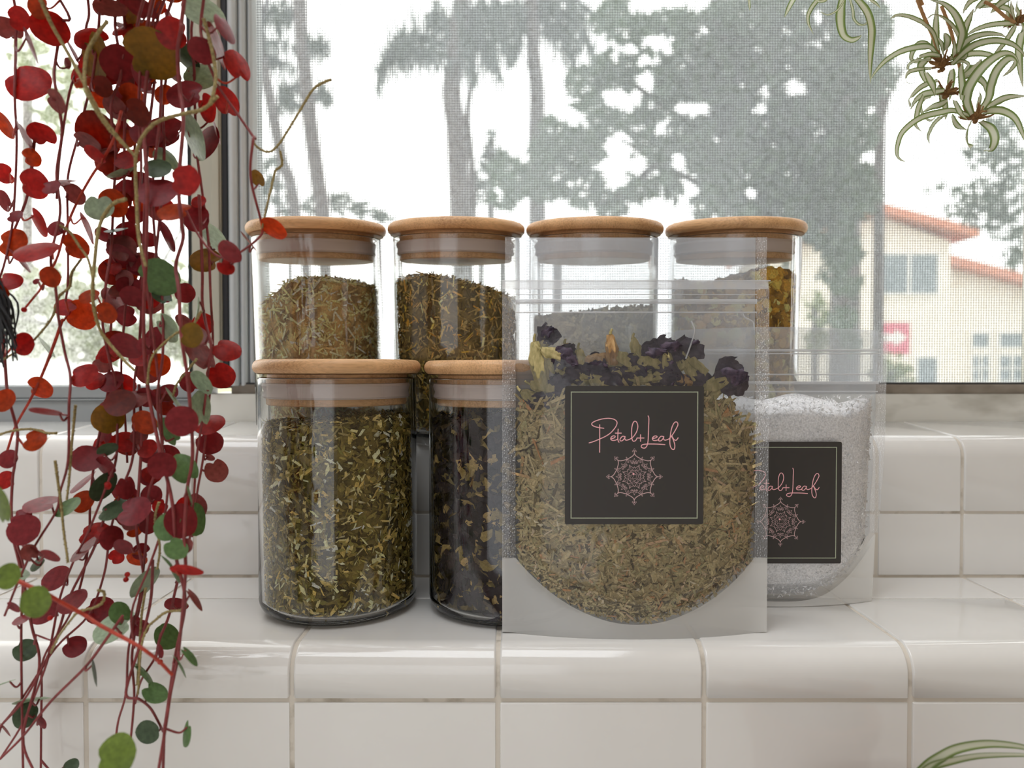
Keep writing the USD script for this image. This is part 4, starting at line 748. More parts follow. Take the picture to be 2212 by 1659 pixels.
# ------------------------------------------------------------------ trailing red-leaved plant at the left
LEAVES = """589,494,28,16,20,O;538,523,25,5,50,M;556,387,18,9,75,Y;40,40,23,21,0,R;17,65,27,17,60,M;66,97,34,17,65,D;85,15,22,20,0,O;107,60,36,24,80,R;198,82,32,27,20,R;213,125,48,36,70,Y;256,134,34,22,-65,D;60,178,42,38,30,R;123,217,24,17,35,M;15,270,28,17,40,O;50,292,34,10,65,M;91,292,27,16,60,R;67,341,19,15,0,O;72,398,30,27,0,R;10,375,20,18,0,R;132,392,30,13,0,M;110,405,18,15,0,D;158,110,28,6,65,D;145,137,11,9,60,M;217,290,46,36,10,B;188,306,26,13,10,M;205,335,22,12,20,R;215,198,30,27,20,O;178,175,18,15,0,O;221,187,20,18,0,B;250,235,27,17,20,M;238,20,30,20,35,M;280,35,25,20,60,Y;305,22,30,18,55,D;283,70,28,10,35,D;326,115,53,32,-5,Y;442,28,42,27,50,S;376,72,32,30,0,R;432,162,33,29,20,S;404,124,30,17,30,K;436,108,28,19,80,D;400,200,36,32,0,D;447,232,28,20,60,R;475,100,45,17,65,M;488,60,30,8,70,D;515,143,32,16,75,R;488,222,30,17,80,R;419,293,47,27,60,S;445,312,38,30,-60,D;465,277,30,7,75,M;355,288,42,36,0,D;315,292,30,22,40,D;339,362,26,20,20,K;361,346,27,13,65,S;265,375,28,5,-25,S;338,415,38,30,10,D;400,390,30,30,0,R;283,207,25,20,0,O;297,242,27,22,20,B;312,162,30,22,40,D;355,205,20,20,0,O;370,155,22,12,35,M;276,300,28,24,0,O;275,345,27,22,0,R;378,455,33,20,0,O;425,471,27,27,0,D;428,435,15,13,0,R;361,510,32,18,60,D;464,517,33,10,60,S;445,561,30,24,15,Y;497,546,26,13,60,D;487,577,18,11,50,R;344,598,40,33,-10,G;428,668,31,13,-80,S;358,709,31,23,50,S;350,642,20,9,45,K;274,744,32,23,0,D;314,748,18,18,0,D;412,724,24,25,0,Y;434,728,28,7,50,M;432,765,40,8,60,M;489,754,28,17,30,R;476,811,28,20,50,R;440,825,28,19,40,S;31,466,16,13,0,D;10,435,22,17,50,D;82,480,30,19,55,R;27,524,30,29,0,O;80,540,42,25,0,R;122,493,18,17,0,D;159,420,23,17,10,M;192,491,33,18,65,R;161,533,27,22,0,O;155,523,14,8,40,D;109,598,22,21,0,O;19,607,24,16,25,R;5,630,14,12,0,O;44,558,30,8,50,M;79,608,7,6,0,D;142,665,20,16,30,R;172,681,33,31,0,O;194,640,20,14,0,O;229,676,22,20,0,O;47,743,23,23,0,R;100,752,24,7,55,S;181,812,28,22,0,R;205,822,20,17,0,R;85,838,25,21,0,O;215,447,25,30,90,S;245,438,29,25,0,O;250,498,22,8,-5,K;225,508,18,12,0,D;277,509,28,27,0,D;260,555,30,19,5,D;247,580,14,12,0,R;280,590,22,20,0,O;286,640,24,18,-10,D;249,650,30,6,55,M;240,760,25,20,0,R;225,772,15,13,0,R;9,866,24,22,0,O;108,889,35,10,3,D;73,950,24,20,0,O;240,825,25,20,0,D;270,828,22,18,0,R;259,871,30,24,20,B;233,902,30,26,90,Y;288,862,31,18,0,M;310,914,26,24,0,O;15,991,20,19,0,D;12,1037,19,17,0,R;186,991,30,19,35,D;231,971,20,9,-40,K;230,1010,25,20,40,D;225,960,22,17,0,R;271,960,25,22,0,B;293,963,24,14,0,M;318,970,20,17,0,R;180,1040,30,12,-35,D;223,1048,32,9,-65,K;232,1049,8,8,0,R;273,1052,24,7,85,D;179,1084,23,20,0,O;93,1091,34,11,0,D;146,1098,27,15,-15,G;245,1099,32,17,-15,K;290,1106,33,23,0,D;285,1125,20,16,0,M;51,1144,31,27,25,D;45,1117,19,14,20,D;74,1188,25,15,20,D;108,1200,20,14,10,D;62,1195,17,8,70,M;85,1215,20,12,-35,K;201,1153,28,18,0,R;222,1150,16,12,0,R;242,1164,25,13,80,D;182,1188,32,14,-35,M;268,1182,20,17,0,D;374,862,30,9,55,S;394,911,31,25,60,D;368,932,31,24,50,G;430,885,37,6,88,S;451,915,30,18,0,R;452,955,26,20,40,D;466,1016,24,15,65,M;453,988,10,7,0,M;400,1013,32,15,60,G;350,1008,27,22,80,D;408,1067,22,8,75,G;328,1070,20,15,60,D;426,1090,25,22,60,M;422,1124,33,6,82,G;392,1127,35,20,70,D;365,1138,28,26,0,G;379,1185,24,13,45,G;402,1180,16,14,0,M;365,1215,20,7,50,G;403,1228,32,18,0,R;157,1301,30,17,-15,D;98,1318,30,22,0,D;124,1250,28,18,-10,D;40,1243,20,6,20,S;214,1318,28,20,25,D;251,1355,42,21,-15,S;260,1326,24,8,60,G;303,1356,16,14,40,D;93,1378,20,10,20,D;161,1397,22,15,20,D;54,1404,22,15,35,K;202,1452,28,13,80,K;70,1509,33,13,-12,S;56,1545,25,21,0,K;88,1560,15,13,60,D;10,1575,18,12,50,M;152,1656,16,10,0,K;10,1475,20,4,-20,S;48,1340,18,6,-10,D;315,1262,36,9,-62,S;383,1304,23,17,-10,D;422,1291,28,8,55,M;359,1374,27,11,55,G;345,1408,14,10,90,D;389,1436,27,15,60,G;409,1416,25,6,50,G;314,1454,35,15,50,G;332,1498,26,6,35,G;322,1580,24,24,0,K;401,1584,25,15,-75,G;378,1244,22,7,60,G;290,1340,13,11,0,D;30,1310,15,12,20,D;5,1092,40,30,75,g;18,1245,26,24,0,g;74,1300,32,31,0,g;247,1633,42,36,-15,g"""
VINES = [[(130, 0), (132, 50), (120, 130), (117, 165), (124, 215), (134, 285), (122, 375), (130, 460), (110, 555), (120, 620), (127, 690), (140, 760), (152, 815), (149, 880), (147, 995), (130, 1062), (121, 1105), (75, 1180), (40, 1255), (10, 1330)],
         [(30, 0), (34, 90), (33, 150), (32, 215), (36, 300), (33, 400), (26, 490), (8, 575), (-10, 620)],
         [(215, 0), (210, 90), (200, 170), (189, 212), (170, 290), (147, 380), (146, 470), (147, 600), (142, 650)],
         [(262, 240), (250, 290), (228, 335), (195, 385), (165, 440), (140, 500), (122, 560), (90, 620), (75, 640), (52, 668)],
         [(398, 0), (392, 60), (384, 110), (388, 190), (396, 262), (386, 400), (393, 485), (395, 518), (380, 572), (386, 625), (392, 726), (407, 835), (416, 980), (404, 1060), (398, 1160), (401, 1229), (394, 1325), (384, 1420), (368, 1500), (357, 1574), (341, 1672)],
         [(372, 0), (365, 120), (352, 230), (355, 330), (345, 470), (330, 620), (323, 760), (320, 830), (330, 900), (345, 985), (322, 1060), (318, 1130), (310, 1229), (300, 1300), (278, 1400), (272, 1497), (255, 1560), (247, 1625)],
         [(330, 0), (322, 120), (310, 260), (318, 400), (315, 560), (310, 700), (318, 830), (345, 970), (372, 1085), (380, 1200), (400, 1300), (378, 1420), (360, 1545), (355, 1580), (352, 1672)],
         [(345, 0), (336, 150), (320, 300), (312, 450), (308, 600), (300, 760), (290, 830), (288, 980), (262, 1060), (238, 1150), (225, 1240), (190, 1330), (120, 1400), (40, 1520), (0, 1570)],
         [(292, 0), (285, 140), (270, 260), (268, 420), (262, 560), (240, 700), (235, 830), (222, 900), (205, 990), (195, 1080), (192, 1170), (175, 1260), (150, 1330), (95, 1420), (90, 1500), (88, 1672)],
         [(255, 0), (262, 150), (240, 230), (250, 330), (245, 430), (240, 540), (228, 620), (222, 700), (240, 790), (250, 830), (252, 980), (230, 1050), (190, 1150), (160, 1210), (130, 1290), (110, 1390), (95, 1450), (50, 1560), (0, 1640)],
         [(440, 0), (440, 100), (462, 165), (470, 185), (545, 292), (547, 300), (541, 380), (562, 470), (567, 502), (540, 530), (498, 555), (465, 550), (430, 510), (400, 450)],
         [(425, 0), (420, 160), (425, 320), (435, 400), (450, 520), (455, 640), (460, 740), (455, 830), (440, 980), (425, 1070), (415, 1160)],
         [(430, 420), (437, 580), (437, 650), (445, 700), (456, 750), (450, 800), (440, 890), (425, 985), (418, 1080), (408, 1180)],
         [(5, 700), (12, 800), (17, 852), (34, 917), (38, 945), (32, 1002), (27, 1038), (25, 1116), (38, 1180), (50, 1230), (46, 1350), (47, 1500), (50, 1672)],
         [(135, 690), (118, 740), (95, 800), (70, 855), (34, 920), (20, 960), (8, 1000)],
         [(-20, 1225), (60, 1265), (95, 1280), (130, 1300), (185, 1330), (215, 1350), (290, 1390), (320, 1410), (345, 1430), (372, 1458)],
         [(265, 1330), (230, 1380), (185, 1440), (110, 1515), (50, 1590), (0, 1640)],
         [(20, 1130), (45, 1230), (68, 1350), (85, 1440), (50, 1590), (75, 1672)],
         [(230, 1100), (205, 1180), (150, 1290), (120, 1380), (60, 1500), (0, 1570)],
         [(330, 1210), (325, 1300), (300, 1400), (272, 1497), (300, 1510), (325, 1530), (345, 1565), (352, 1580)],
         [(300, 830), (306, 940), (300, 1050), (295, 1150), (310, 1250), (296, 1340), (285, 1420), (290, 1500), (282, 1600), (276, 1640)],
         [(355, 0), (350, 130), (345, 260), (330, 400), (335, 520), (350, 640), (352, 760), (340, 860), (350, 960), (362, 1050), (350, 1140), (320, 1230), (285, 1320), (290, 1400)],
         [(275, 0), (278, 100), (292, 220), (290, 340), (280, 470), (275, 600), (268, 700), (262, 800), (270, 900), (275, 1000)],
         [(310, 0), (305, 100), (300, 240), (305, 360), (300, 500), (320, 640), (335, 760), (345, 850), (352, 960)],
         [(75, 300), (60, 420), (30, 500), (15, 560)], [(190, 0), (186, 60), (175, 130), (150, 200), (130, 330), (122, 430)],
         [(385, 1250), (365, 1330), (345, 1380), (335, 1420), (305, 1470), (292, 1520)]]
SPIKES = [[(88, 0), (110, 50), (140, 103), (173, 163), (195, 205), (220, 250), (250, 290), (290, 335)], [(232, 45), (210, 75), (190, 110), (183, 150), (185, 190), (200, 225), (225, 265), (255, 300), (290, 335)],
          [(470, 208), (440, 235), (400, 245), (360, 255), (330, 270), (305, 300), (294, 335), (293, 380), (295, 430), (298, 500), (305, 540), (315, 575)], [(272, 430), (245, 440), (225, 465), (212, 500), (205, 560), (200, 620), (203, 665), (215, 710), (235, 740), (270, 780), (290, 800)],
          [(125, 485), (150, 500), (170, 530), (190, 560), (200, 600), (203, 640)], [(175, 560), (155, 590), (150, 620), (128, 640), (115, 680), (95, 710), (60, 745), (0, 780)], [(163, 875), (160, 910), (155, 960), (152, 1000), (149, 1040), (144, 1080)],
          [(119, 995), (125, 1040), (132, 1090), (138, 1150), (145, 1200), (147, 1215)], [(122, 936), (100, 935), (70, 927), (30, 930), (-5, 940)], [(715, 172), (695, 180), (675, 195), (650, 235), (620, 285), (595, 320), (575, 328), (552, 314), (546, 300)],
          [(605, 325), (609, 355), (595, 370), (587, 400), (580, 430), (566, 492)], [(435, 672), (418, 700), (398, 716), (380, 720), (345, 750), (325, 780), (318, 830)], [(425, 775), (405, 800), (382, 830), (372, 860)],
          [(213, 1275), (225, 1280), (222, 1300), (205, 1312), (180, 1318), (165, 1325), (130, 1370), (110, 1410)], [(403, 1305), (392, 1318), (360, 1322), (335, 1340), (318, 1358), (305, 1400), (298, 1500)], [(315, 1270), (306, 1330), (301, 1400), (296, 1480)], [(440, 40), (455, 95), (464, 140), (466, 170), (460, 205), (452, 225)], [(343, 1085), (335, 1120), (345, 1180), (340, 1230)]]
LC = {"R": ((178, 54, 50), (214, 60, 42)), "O": ((176, 76, 32), (224, 112, 34)), "D": ((146, 54, 60), (186, 48, 52)), "B": ((112, 46, 30), (190, 70, 26)), "M": ((158, 92, 88), (190, 90, 80)), "Y": ((130, 112, 36), (190, 140, 30)),
      "G": ((104, 136, 84), (130, 160, 60)), "S": ((172, 190, 162), (170, 190, 130)), "K": ((82, 100, 74), (96, 124, 60)), "g": ((116, 136, 58), (150, 170, 50))}
m_leaf = {k: leafy("peperomia_leaf_" + n, lin(*LC[k][0]), lin(*LC[k][1]), 0.58 if k in "ROBY" else 0.45 if k in "DM" else 0.28, rough=0.38, scale=420) for k, n in
          zip("RODBMYGSKg", ("red", "orange", "dark_red", "brown_red", "mauve", "olive", "green", "silver", "dark_green", "fresh_green"))}
m_stem = leafy("red_stem", lin(150, 72, 72), lin(190, 68, 58), 0.22, rough=0.4, scale=300)
m_stem2 = leafy("orange_stem", lin(196, 84, 66), lin(230, 100, 60), 0.35, rough=0.4, scale=300)
m_spike = speckled("flower_spike", lin(120, 104, 62), lin(176, 158, 104), 900, rough=0.7)
m_pot = speckled("clay_pot", lin(168, 112, 84), lin(186, 132, 102), 16, rough=0.8); m_soil = speckled("potting_soil", lin(46, 36, 28), lin(74, 58, 44), 200, rough=1.0, bump=0.002); m_cord = plain("black_cord", (0.02, 0.02, 0.022), 0.8)
r = np.random.default_rng(91)
def hanging_pot(t, c, R, H):
    prof = [(0, 0), (R * .7, 0), (R * .74, .004), (R * .97, H - .02), (R * 1.03, H - .018), (R * 1.04, H), (R * .93, H), (R * .88, H - .02), (0, H - .02)]
    obj("pot", place(lathe(prof, 48), trimesh.transformations.translation_matrix(c)), m_pot, t, smooth=40)
    obj("soil", place(lathe([(0, H - .017), (R * .9, H - .0175), (R * .9, H - .0195), (0, H - .0195)], 32), trimesh.transformations.translation_matrix(c)), m_soil, t, smooth=40)
    for k in range(3):
        a = 2.1 * k + .4; p0 = c + np.array([R * math.cos(a), R * math.sin(a), H - .004]); obj("cord", tube(spline([p0, c + np.array([R * .35 * math.cos(a), R * .35 * math.sin(a), H + .45]), np.array([c[0], c[1], 2.0])], 6), .0016, 6), m_cord, t, smooth=60)
PC = np.array([-0.195, 0.355, 0.352])
hp = thing("hanging_plant", "trailing plant with strings of round red and green leaves hanging over the left side", "hanging plant")
hanging_pot(hp, PC, 0.062, 0.085)
vine_pts, vine_prims = [], []
for i, v in enumerate(VINES):
    y0 = [0.352, 0.362, 0.372, 0.36, 0.338, 0.366, 0.345, 0.372, 0.378, 0.368, 0.35, 0.374, 0.362, 0.36, 0.372, 0.318, 0.352, 0.36, 0.366, 0.356, 0.368, 0.358, 0.38, 0.352, 0.37, 0.378, 0.37][i]
    n = len(v); p = np.array([P(a, b, y0 + 0.006 * math.sin(1.3 * k + i)) for k, (a, b) in enumerate(v)])
    if v[0][1] <= 0:
        d = p[0, :2] - PC[:2]; d = d / (np.linalg.norm(d) + 1e-9); top = np.array([[*(PC[:2] + d * .03), PC[2] + .070], [*(PC[:2] + d * .064), PC[2] + .092], [*(PC[:2] + d * .071), PC[2] + .05]])
        p = np.vstack([top, p])
    sp = spline(p, 6); rad = np.linspace(.00078, .00055, len(sp)) * (1.3 if i in (4, 6, 15) else 1.0)
    vp = obj("vine", tube(sp, rad, 6), m_stem2 if i in (3, 14, 15) else m_stem, hp, smooth=80)
    vine_pts.append(sp); vine_prims.append(vp)
allp = np.vstack(vine_pts); own = np.repeat(np.arange(len(vine_pts)), [len(q) for q in vine_pts])
def leaf_mesh(c, u, n, a, wid, heart, cup, r):
    """A thick round-to-heart-shaped leaf: base at -u."""
    v = np.cross(n, u); N, RG = 22, 3; th = np.arange(N) * 2 * math.pi / N; V = []
    out = 1 - heart * np.exp(-((np.minimum(th, 2 * math.pi - th)) / 0.34) ** 2); pt = 1 + 0.07 * np.exp(-((th - math.pi) / 0.35) ** 2)
    X, Y = -np.cos(th) * out * pt, np.sin(th) * (1 - 0.10 * np.cos(th)) * out ** 0.3
    lay = []
    for s in (1, -1):
        for k in range(RG, 0, -1) if s > 0 else range(RG, 0, -1):
            f = k / RG; z = cup * (f * f) + s * 0.055 * (1 - f ** 4) - (0.05 * np.abs(np.cos(th)) * 0 if 1 else 0); lay.append((s, k, np.stack([X * f, Y * f, np.broadcast_to(z + 0.03 * np.cos(th * 2) * f, N)], 1)))
    V = np.vstack([l[2] for l in lay] + [np.array([[0.0, 0, 0.055], [0.0, 0, -0.055]])]); F = []; b = np.arange(N); d = (b + 1) % N
    for s0 in (0, RG):
        for k in range(RG - 1):
            o, q = (s0 + k) * N, (s0 + k + 1) * N; qd = np.stack([o + b, o + d, q + d, q + b], 1); F.append(quads(qd if s0 == 0 else qd[:, ::-1]))
    F.append(quads(np.stack([b, RG * N + b, RG * N + d, d], 1))); e = 2 * RG * N
    F.append(np.stack([(RG - 1) * N + b, (RG - 1) * N + d, np.full(N, e)], 1)); F.append(np.stack([(2 * RG - 1) * N + d, (2 * RG - 1) * N + b, np.full(N, e + 1)], 1))
    W = c + a * V[:, :1] * u + a * wid * V[:, 1:2] * v + a * V[:, 2:] * n; return tm(W, np.vstack(F))
for item in LEAVES.split(";"):
    px, py, a, b, ang, col = item.split(","); px, py, a, b, ang = map(float, (px, py, a, b, ang))
    near = col == "g"; ydep = 0.305 if near else None
    pr = EYE + 0; d2 = None
    proj_x = allp[:, 0] / allp[:, 1]; t0 = P(px, py, 1.0); dd = np.hypot(proj_x - t0[0], (allp[:, 2] - EYE) / allp[:, 1] - (t0[2] - EYE)); k = int(np.argmin(dd + 0.0 * own)); att = allp[k]
    y = ydep or float(np.clip(att[1] + r.uniform(-.012, .012), .325, .383)); c = P(px, py, y); mpp = y / FPX
    tilt = math.acos(min(1, b / a * 1.0)); g = math.radians(ang); right, up, fwd = np.array([1.0, 0, 0]), np.array([0, 0, 1.0]), np.array([0, -1.0, 0])
    u = math.cos(g) * right - math.sin(g) * up; w = np.cross(fwd, u); sgn = 1 if r.random() < .5 else -1
    if a * 0 + b / a > .6: tilt *= 0.9
    n = fwd * math.cos(tilt) + w * math.sin(tilt) * sgn
    if np.dot(att - c, u) > 0: u = -u
    heart = r.choice([0.1, 0.3, 0.42]) if col != "Y" else 0.4
    m = leaf_mesh(c, u, n, a * mpp * 1.1, 1.0 if b / a < .93 else b / a, heart, r.uniform(-.12, .16), r)
    base = c - u * a * mpp * (0.55 if heart > .2 else .8)
    dist = np.linalg.norm(att - base)
    if dist < 0.035:
        vv = n * 0.0012 * -sgn; pet = tube(spline([att, att + (base - att) * .5 + np.array([0, 0, -.25 * dist]) + vv, base], 5), np.linspace(.0006, .00045, 11), 5); m = [m, pet] if False else m
        pts_ = None; obj("leaf_stalk", pet, m_stem2 if col in "RO" else m_stem, vine_prims[own[k]], smooth=80)
    obj("leaf", m, m_leaf[col], vine_prims[own[k]], smooth=60)
for j in range(110):     # the crowded heart of the plant, deeper leaves behind the front ones
    px = r.choice([r.normal(325, 55), r.normal(290, 45)]); py = r.uniform(-10, 860) if j < 85 else r.uniform(860, 1230); px = min(px, 462); col = r.choice(list("RODDBM")); y = r.uniform(.372, .385)
    c = P(px, py, y); aa = r.uniform(17, 30) * y / FPX; g = r.uniform(0, 6.28); u = np.array([math.cos(g), 0, math.sin(g)]); w = np.cross([0, -1.0, 0], u); tl = r.uniform(-1.1, 1.1); n = np.array([0, -math.cos(tl), 0]) + w * math.sin(tl)
    proj_x = allp[:, 0] / allp[:, 1]; t0 = P(px, py, 1.0); k = int(np.argmin(np.hypot(proj_x - t0[0], (allp[:, 2] - EYE) / allp[:, 1] - (t0[2] - EYE))))
    obj("leaf", leaf_mesh(c, u, n, aa, .95, r.choice([0.1, .38]), r.uniform(-.1, .15), r), m_leaf[col], vine_prims[own[k]], smooth=60)
for j, s in enumerate(SPIKES):
    y = [.335, .333, .33, .34, .352, .36, .35, .345, .35, .352, .352, .35, .355, .34, .35, .358, .335, .356][j]; sp = spline([P(a, b, y + .003 * math.sin(i_)) for i_, (a, b) in enumerate(s)], 7)
    n = len(sp); rad = np.linspace(.00066, .0005, n) * (1.35 if j in (0, 1, 2, 3, 16) else 1.0); ms = [tube(sp, rad, 6)]
    ico = trimesh.creation.icosphere(0, 1.0)
    for q in np.linspace(0, n - 1.01, int(n * 2.2)):
        i0 = int(q); b0 = sp[i0] + (sp[i0 + 1] - sp[i0]) * (q - i0); dv = r.normal(size=3); dv /= np.linalg.norm(dv); bm = ico.copy(); bm.apply_scale(.00036); bm.apply_translation(b0 + dv * rad[i0]); ms.append(bm)
    k = int(np.argmin(np.linalg.norm(allp - sp[-1], axis=1))); obj("flower_spike", ms, m_spike, vine_prims[own[k]], smooth=60)
for px, py in ((52, 669), (272 - 134 + 134, 1252), (275, 1241), (346, 1430), (108, 1335), (232, 1049)):
    b0 = P(px, py, .352); k = int(np.argmin(np.linalg.norm(allp - b0, axis=1))); m = trimesh.creation.icosphere(1, .0013); m.apply_translation(b0); obj("bud", m, m_leaf["R"], vine_prims[own[k]], smooth=60)
# black tassel at the left edge
ts = thing("tassel", "black thread tassel at the left edge among the red leaves", "tassel"); tc = P(-30, 600, .345)
obj("cord", tube(spline([PC + np.array([-.062, 0, .08]), np.array([tc[0] - .004, .347, .30]), tc], 6), .0012, 6), m_cord, ts, smooth=60)
st_m = []
for k in range(90):
    e = P(-70 + 108 * r.random() ** 1.0, 700 + 95 * r.random() + 0, .345 + r.normal(0, .006)); a0 = tc + r.normal(0, .0015, 3); mid = a0 + (e - a0) * .5 + np.array([r.normal(0, .003), r.normal(0, .002), .004]); st_m.append(tube(spline([a0, mid, e], 4), np.linspace(.0008, .0004, 9), 4))
obj("threads", st_m, m_cord, ts, kind="stuff", smooth=60); obj("knot", place(lathe([(0, -.006), (.004, -.005), (.0052, 0), (.004, .005), (0, .006)], 16), trimesh.transformations.translation_matrix(tc)), m_cord, ts, smooth=60)

# ------------------------------------------------------------------ variegated spider plants
A = lambda pts: [(1860 + x / 4.608, y / 4.608) for x, y in pts]; B_ = lambda pts: [(1600 + x / 7.373, y / 7.373) for x, y in pts]; C_ = lambda pts: [(1900 + x / 5.946, 1380 + y / 5.946) for x, y in pts]
SPL = [([(80, 810), (160, 690), (260, 590), (400, 510), (560, 470), (680, 470), (745, 530)][::-1], 48, 0), ([(290, 190), (350, 155), (450, 160), (560, 200), (640, 250), (720, 340), (770, 500)][::-1], 46, 0), ([(650, 190), (730, 150), (830, 190), (920, 280), (980, 400), (990, 480), (930, 590)][::-1], 58, 0),
       ([(760, -30), (745, 150), (740, 300), (735, 500), (770, 600)][::-1], 66, 0), ([(690, 0), (820, 40), (920, 130), (980, 250), (1000, 350), (960, 520)][::-1], 70, 0), ([(1120, 90), (1070, 200), (1020, 320), (1000, 430), (900, 600)][::-1], 58, 0), ([(1010, 150), (1030, 90), (1080, 20), (1150, -20), (1300, -60)][::-1], 42, 2), ([(1120, 120), (1180, 60), (1250, 0), (1340, -50)][::-1], 52, 2),
       ([(1030, 370), (1130, 300), (1280, 250), (1440, 235), (1520, 235)][::-1], 42, 2), ([(1460, 385), (1380, 345), (1250, 340), (1120, 370), (1020, 440), (880, 600)][::-1], 50, 0), ([(1640, 600), (1600, 520), (1500, 440), (1350, 405), (1180, 430), (1050, 500), (900, 640)][::-1], 52, 0), ([(1370, 600), (1340, 570), (1250, 540), (1150, 530), (1040, 550), (900, 640)][::-1], 42, 0),
       ([(1580, 650), (1530, 560), (1450, 530), (1350, 560), (1230, 650), (1130, 770), (1060, 900), (1050, 1020), (1100, 1140)][::-1], 70, 1), ([(1410, 760), (1480, 700), (1530, 620), (1460, 590), (1350, 700), (1290, 850), (1260, 990), (1170, 1120)][::-1], 66, 1), ([(980, 780), (1060, 740), (1130, 680), (1190, 590)], 72, 3), ([(1000, 770), (1100, 760), (1170, 780), (1230, 840), (1245, 930)], 52, 3),
       ([(900, 690), (890, 800), (885, 900), (875, 1000)], 66, 3), ([(640, 720), (680, 800), (720, 880), (738, 970)], 66, 0), ([(700, 560), (600, 640), (600, 700), (640, 800), (700, 870)], 52, 0), ([(760, 860), (810, 980), (835, 1080), (840, 1190)], 66, 3), ([(830, 900), (720, 920), (620, 940), (540, 1000), (490, 1090)], 52, 3), ([(760, 800), (620, 850), (540, 910), (480, 990), (488, 1070)], 38, 3),
       ([(1080, 1150), (920, 1100), (780, 1120), (620, 1160), (500, 1230), (400, 1330), (360, 1450), (355, 1530), (380, 1580), (440, 1612)], 46, 1), ([(860, 1000), (780, 1040), (700, 1060), (600, 1120)], 44, 3), ([(860, 1130), (800, 1160), (720, 1240), (670, 1350), (680, 1435)], 27, 3), ([(700, 960), (620, 990), (590, 1060), (620, 1150), (690, 1200), (760, 1145)], 27, 3), ([(620, 950), (565, 1080), (550, 1170), (545, 1250), (600, 1310)], 46, 3),
       ([(1100, 1190), (1055, 1280), (1040, 1380), (1070, 1460), (1115, 1450)], 52, 1), ([(1190, 1210), (1290, 1280), (1330, 1380), (1300, 1480), (1220, 1505)], 58, 1), ([(900, 1150), (930, 1220), (980, 1270), (1060, 1300)], 50, 1), ([(930, 1000), (960, 1080), (1000, 1140), (1060, 1190)], 56, 1), ([(1200, 1130), (1270, 1060), (1380, 990), (1500, 960), (1680, 955)], 52, 1), ([(1230, 1120), (1300, 1100), (1420, 1110), (1530, 1180), (1600, 1320), (1650, 1450)], 62, 1),
       ([(760, 540), (650, 440), (570, 440), (510, 520), (500, 590), (560, 620), (680, 570)], 42, 0), ([(700, 680), (560, 690), (470, 720), (440, 780), (470, 830), (550, 830)], 27, 0), ([(700, 600), (560, 600), (480, 640), (470, 690), (560, 690)], 22, 0), ([(1590, 240), (1600, 300), (1565, 500), (1580, 700), (1610, 870)], 72, 2), ([(1540, 250), (1500, 310), (1440, 400), (1340, 530), (1310, 560)], 46, 2),
       ([(1530, 220), (1500, 100), (1490, -20)], 56, 2), ([(1540, 230), (1570, 150), (1540, 80), (1560, -20)], 50, 2), ([(1290, 135), (1360, 60), (1440, 0), (1520, -60)][::-1], 52, 2), ([(1650, 140), (1560, 210), (1480, 210)], 32, 2), ([(1500, 200), (1480, 110), (1400, 70), (1300, 55), (1180, 80)], 46, 2), ([(1460, 20), (1450, 200), (1465, 300)], 42, 2), ([(960, 600), (1040, 560), (1030, 470), (1010, 455)], 34, 0), ([(860, 600), (920, 560), (930, 480), (920, 390)], 40, 0),
       ([(900, 640), (1000, 610), (1070, 650), (1000, 740), (940, 780)], 30, 0), ([(800, 560), (700, 540), (600, 560), (540, 600)], 34, 0), ([(820, 560), (800, 440), (760, 370)], 36, 0), ([(1000, 1000), (1000, 860), (990, 700), (1010, 620)], 62, 1), ([(1150, 1080), (1180, 980), (1175, 900)], 34, 1), ([(900, 560), (1010, 520), (1120, 440), (1250, 380)], 46, 0), ([(840, 500), (860, 400), (830, 330)], 42, 0)]
SPB = [([(145, 190), (140, 90), (120, -60)][::-1], 32), ([(700, 275), (770, 130), (850, -20), (950, -160)][::-1], 62), ([(1300, -100), (1230, -10), (1130, 120), (1070, 250), (1075, 380), (1120, 480), (1160, 555)], 56), ([(1680, -60), (1590, 100), (1500, 190), (1380, 235), (1250, 180)], 24), ([(1640, -120), (1590, 150), (1580, 330), (1600, 480), (1650, 590), (1760, 645), (1860, 615), (1925, 565)], 118), ([(1720, -100), (1780, 150), (1800, 300), (1880, 390), (1980, 390), (2040, 310)], 38),
       ([(1760, -100), (1900, 60), (2010, 230), (2065, 450), (2060, 700), (2050, 900), (2050, 1150), (2068, 1330)], 138), ([(1980, -80), (2060, 0), (2150, 60), (2230, 140)], 60), ([(1400, -60), (1330, 10), (1240, 20), (1180, -10)], 40)]
m_strip = M("spider_leaf", {"at": ("attribute", {"attribute": "rnd"}), "r": ("rgb_ramp", {"ramp": [(0, lin(216, 216, 198)), (0.46, lin(204, 208, 182)), (0.66, lin(132, 150, 90)), (1, lin(98, 124, 56))]}), "p": ("principled_bsdf", {"roughness": 0.4, "specular_ior_level": 0.4}), "t": ("translucent_bsdf", {}), "mc": ("mix_closure", {"fac": 0.42})},
            [("at.fac", "r.fac"), ("r.color", "p.base_color"), ("r.color", "t.color"), ("p.BSDF", "mc.closure1"), ("t.BSDF", "mc.closure2")], "mc.closure")
m_crown = speckled("crown_brown", lin(108, 72, 40), lin(160, 120, 72), 300, rough=0.8); m_stolon = speckled("stolon", lin(170, 124, 78), lin(196, 152, 104), 200, rough=0.6)
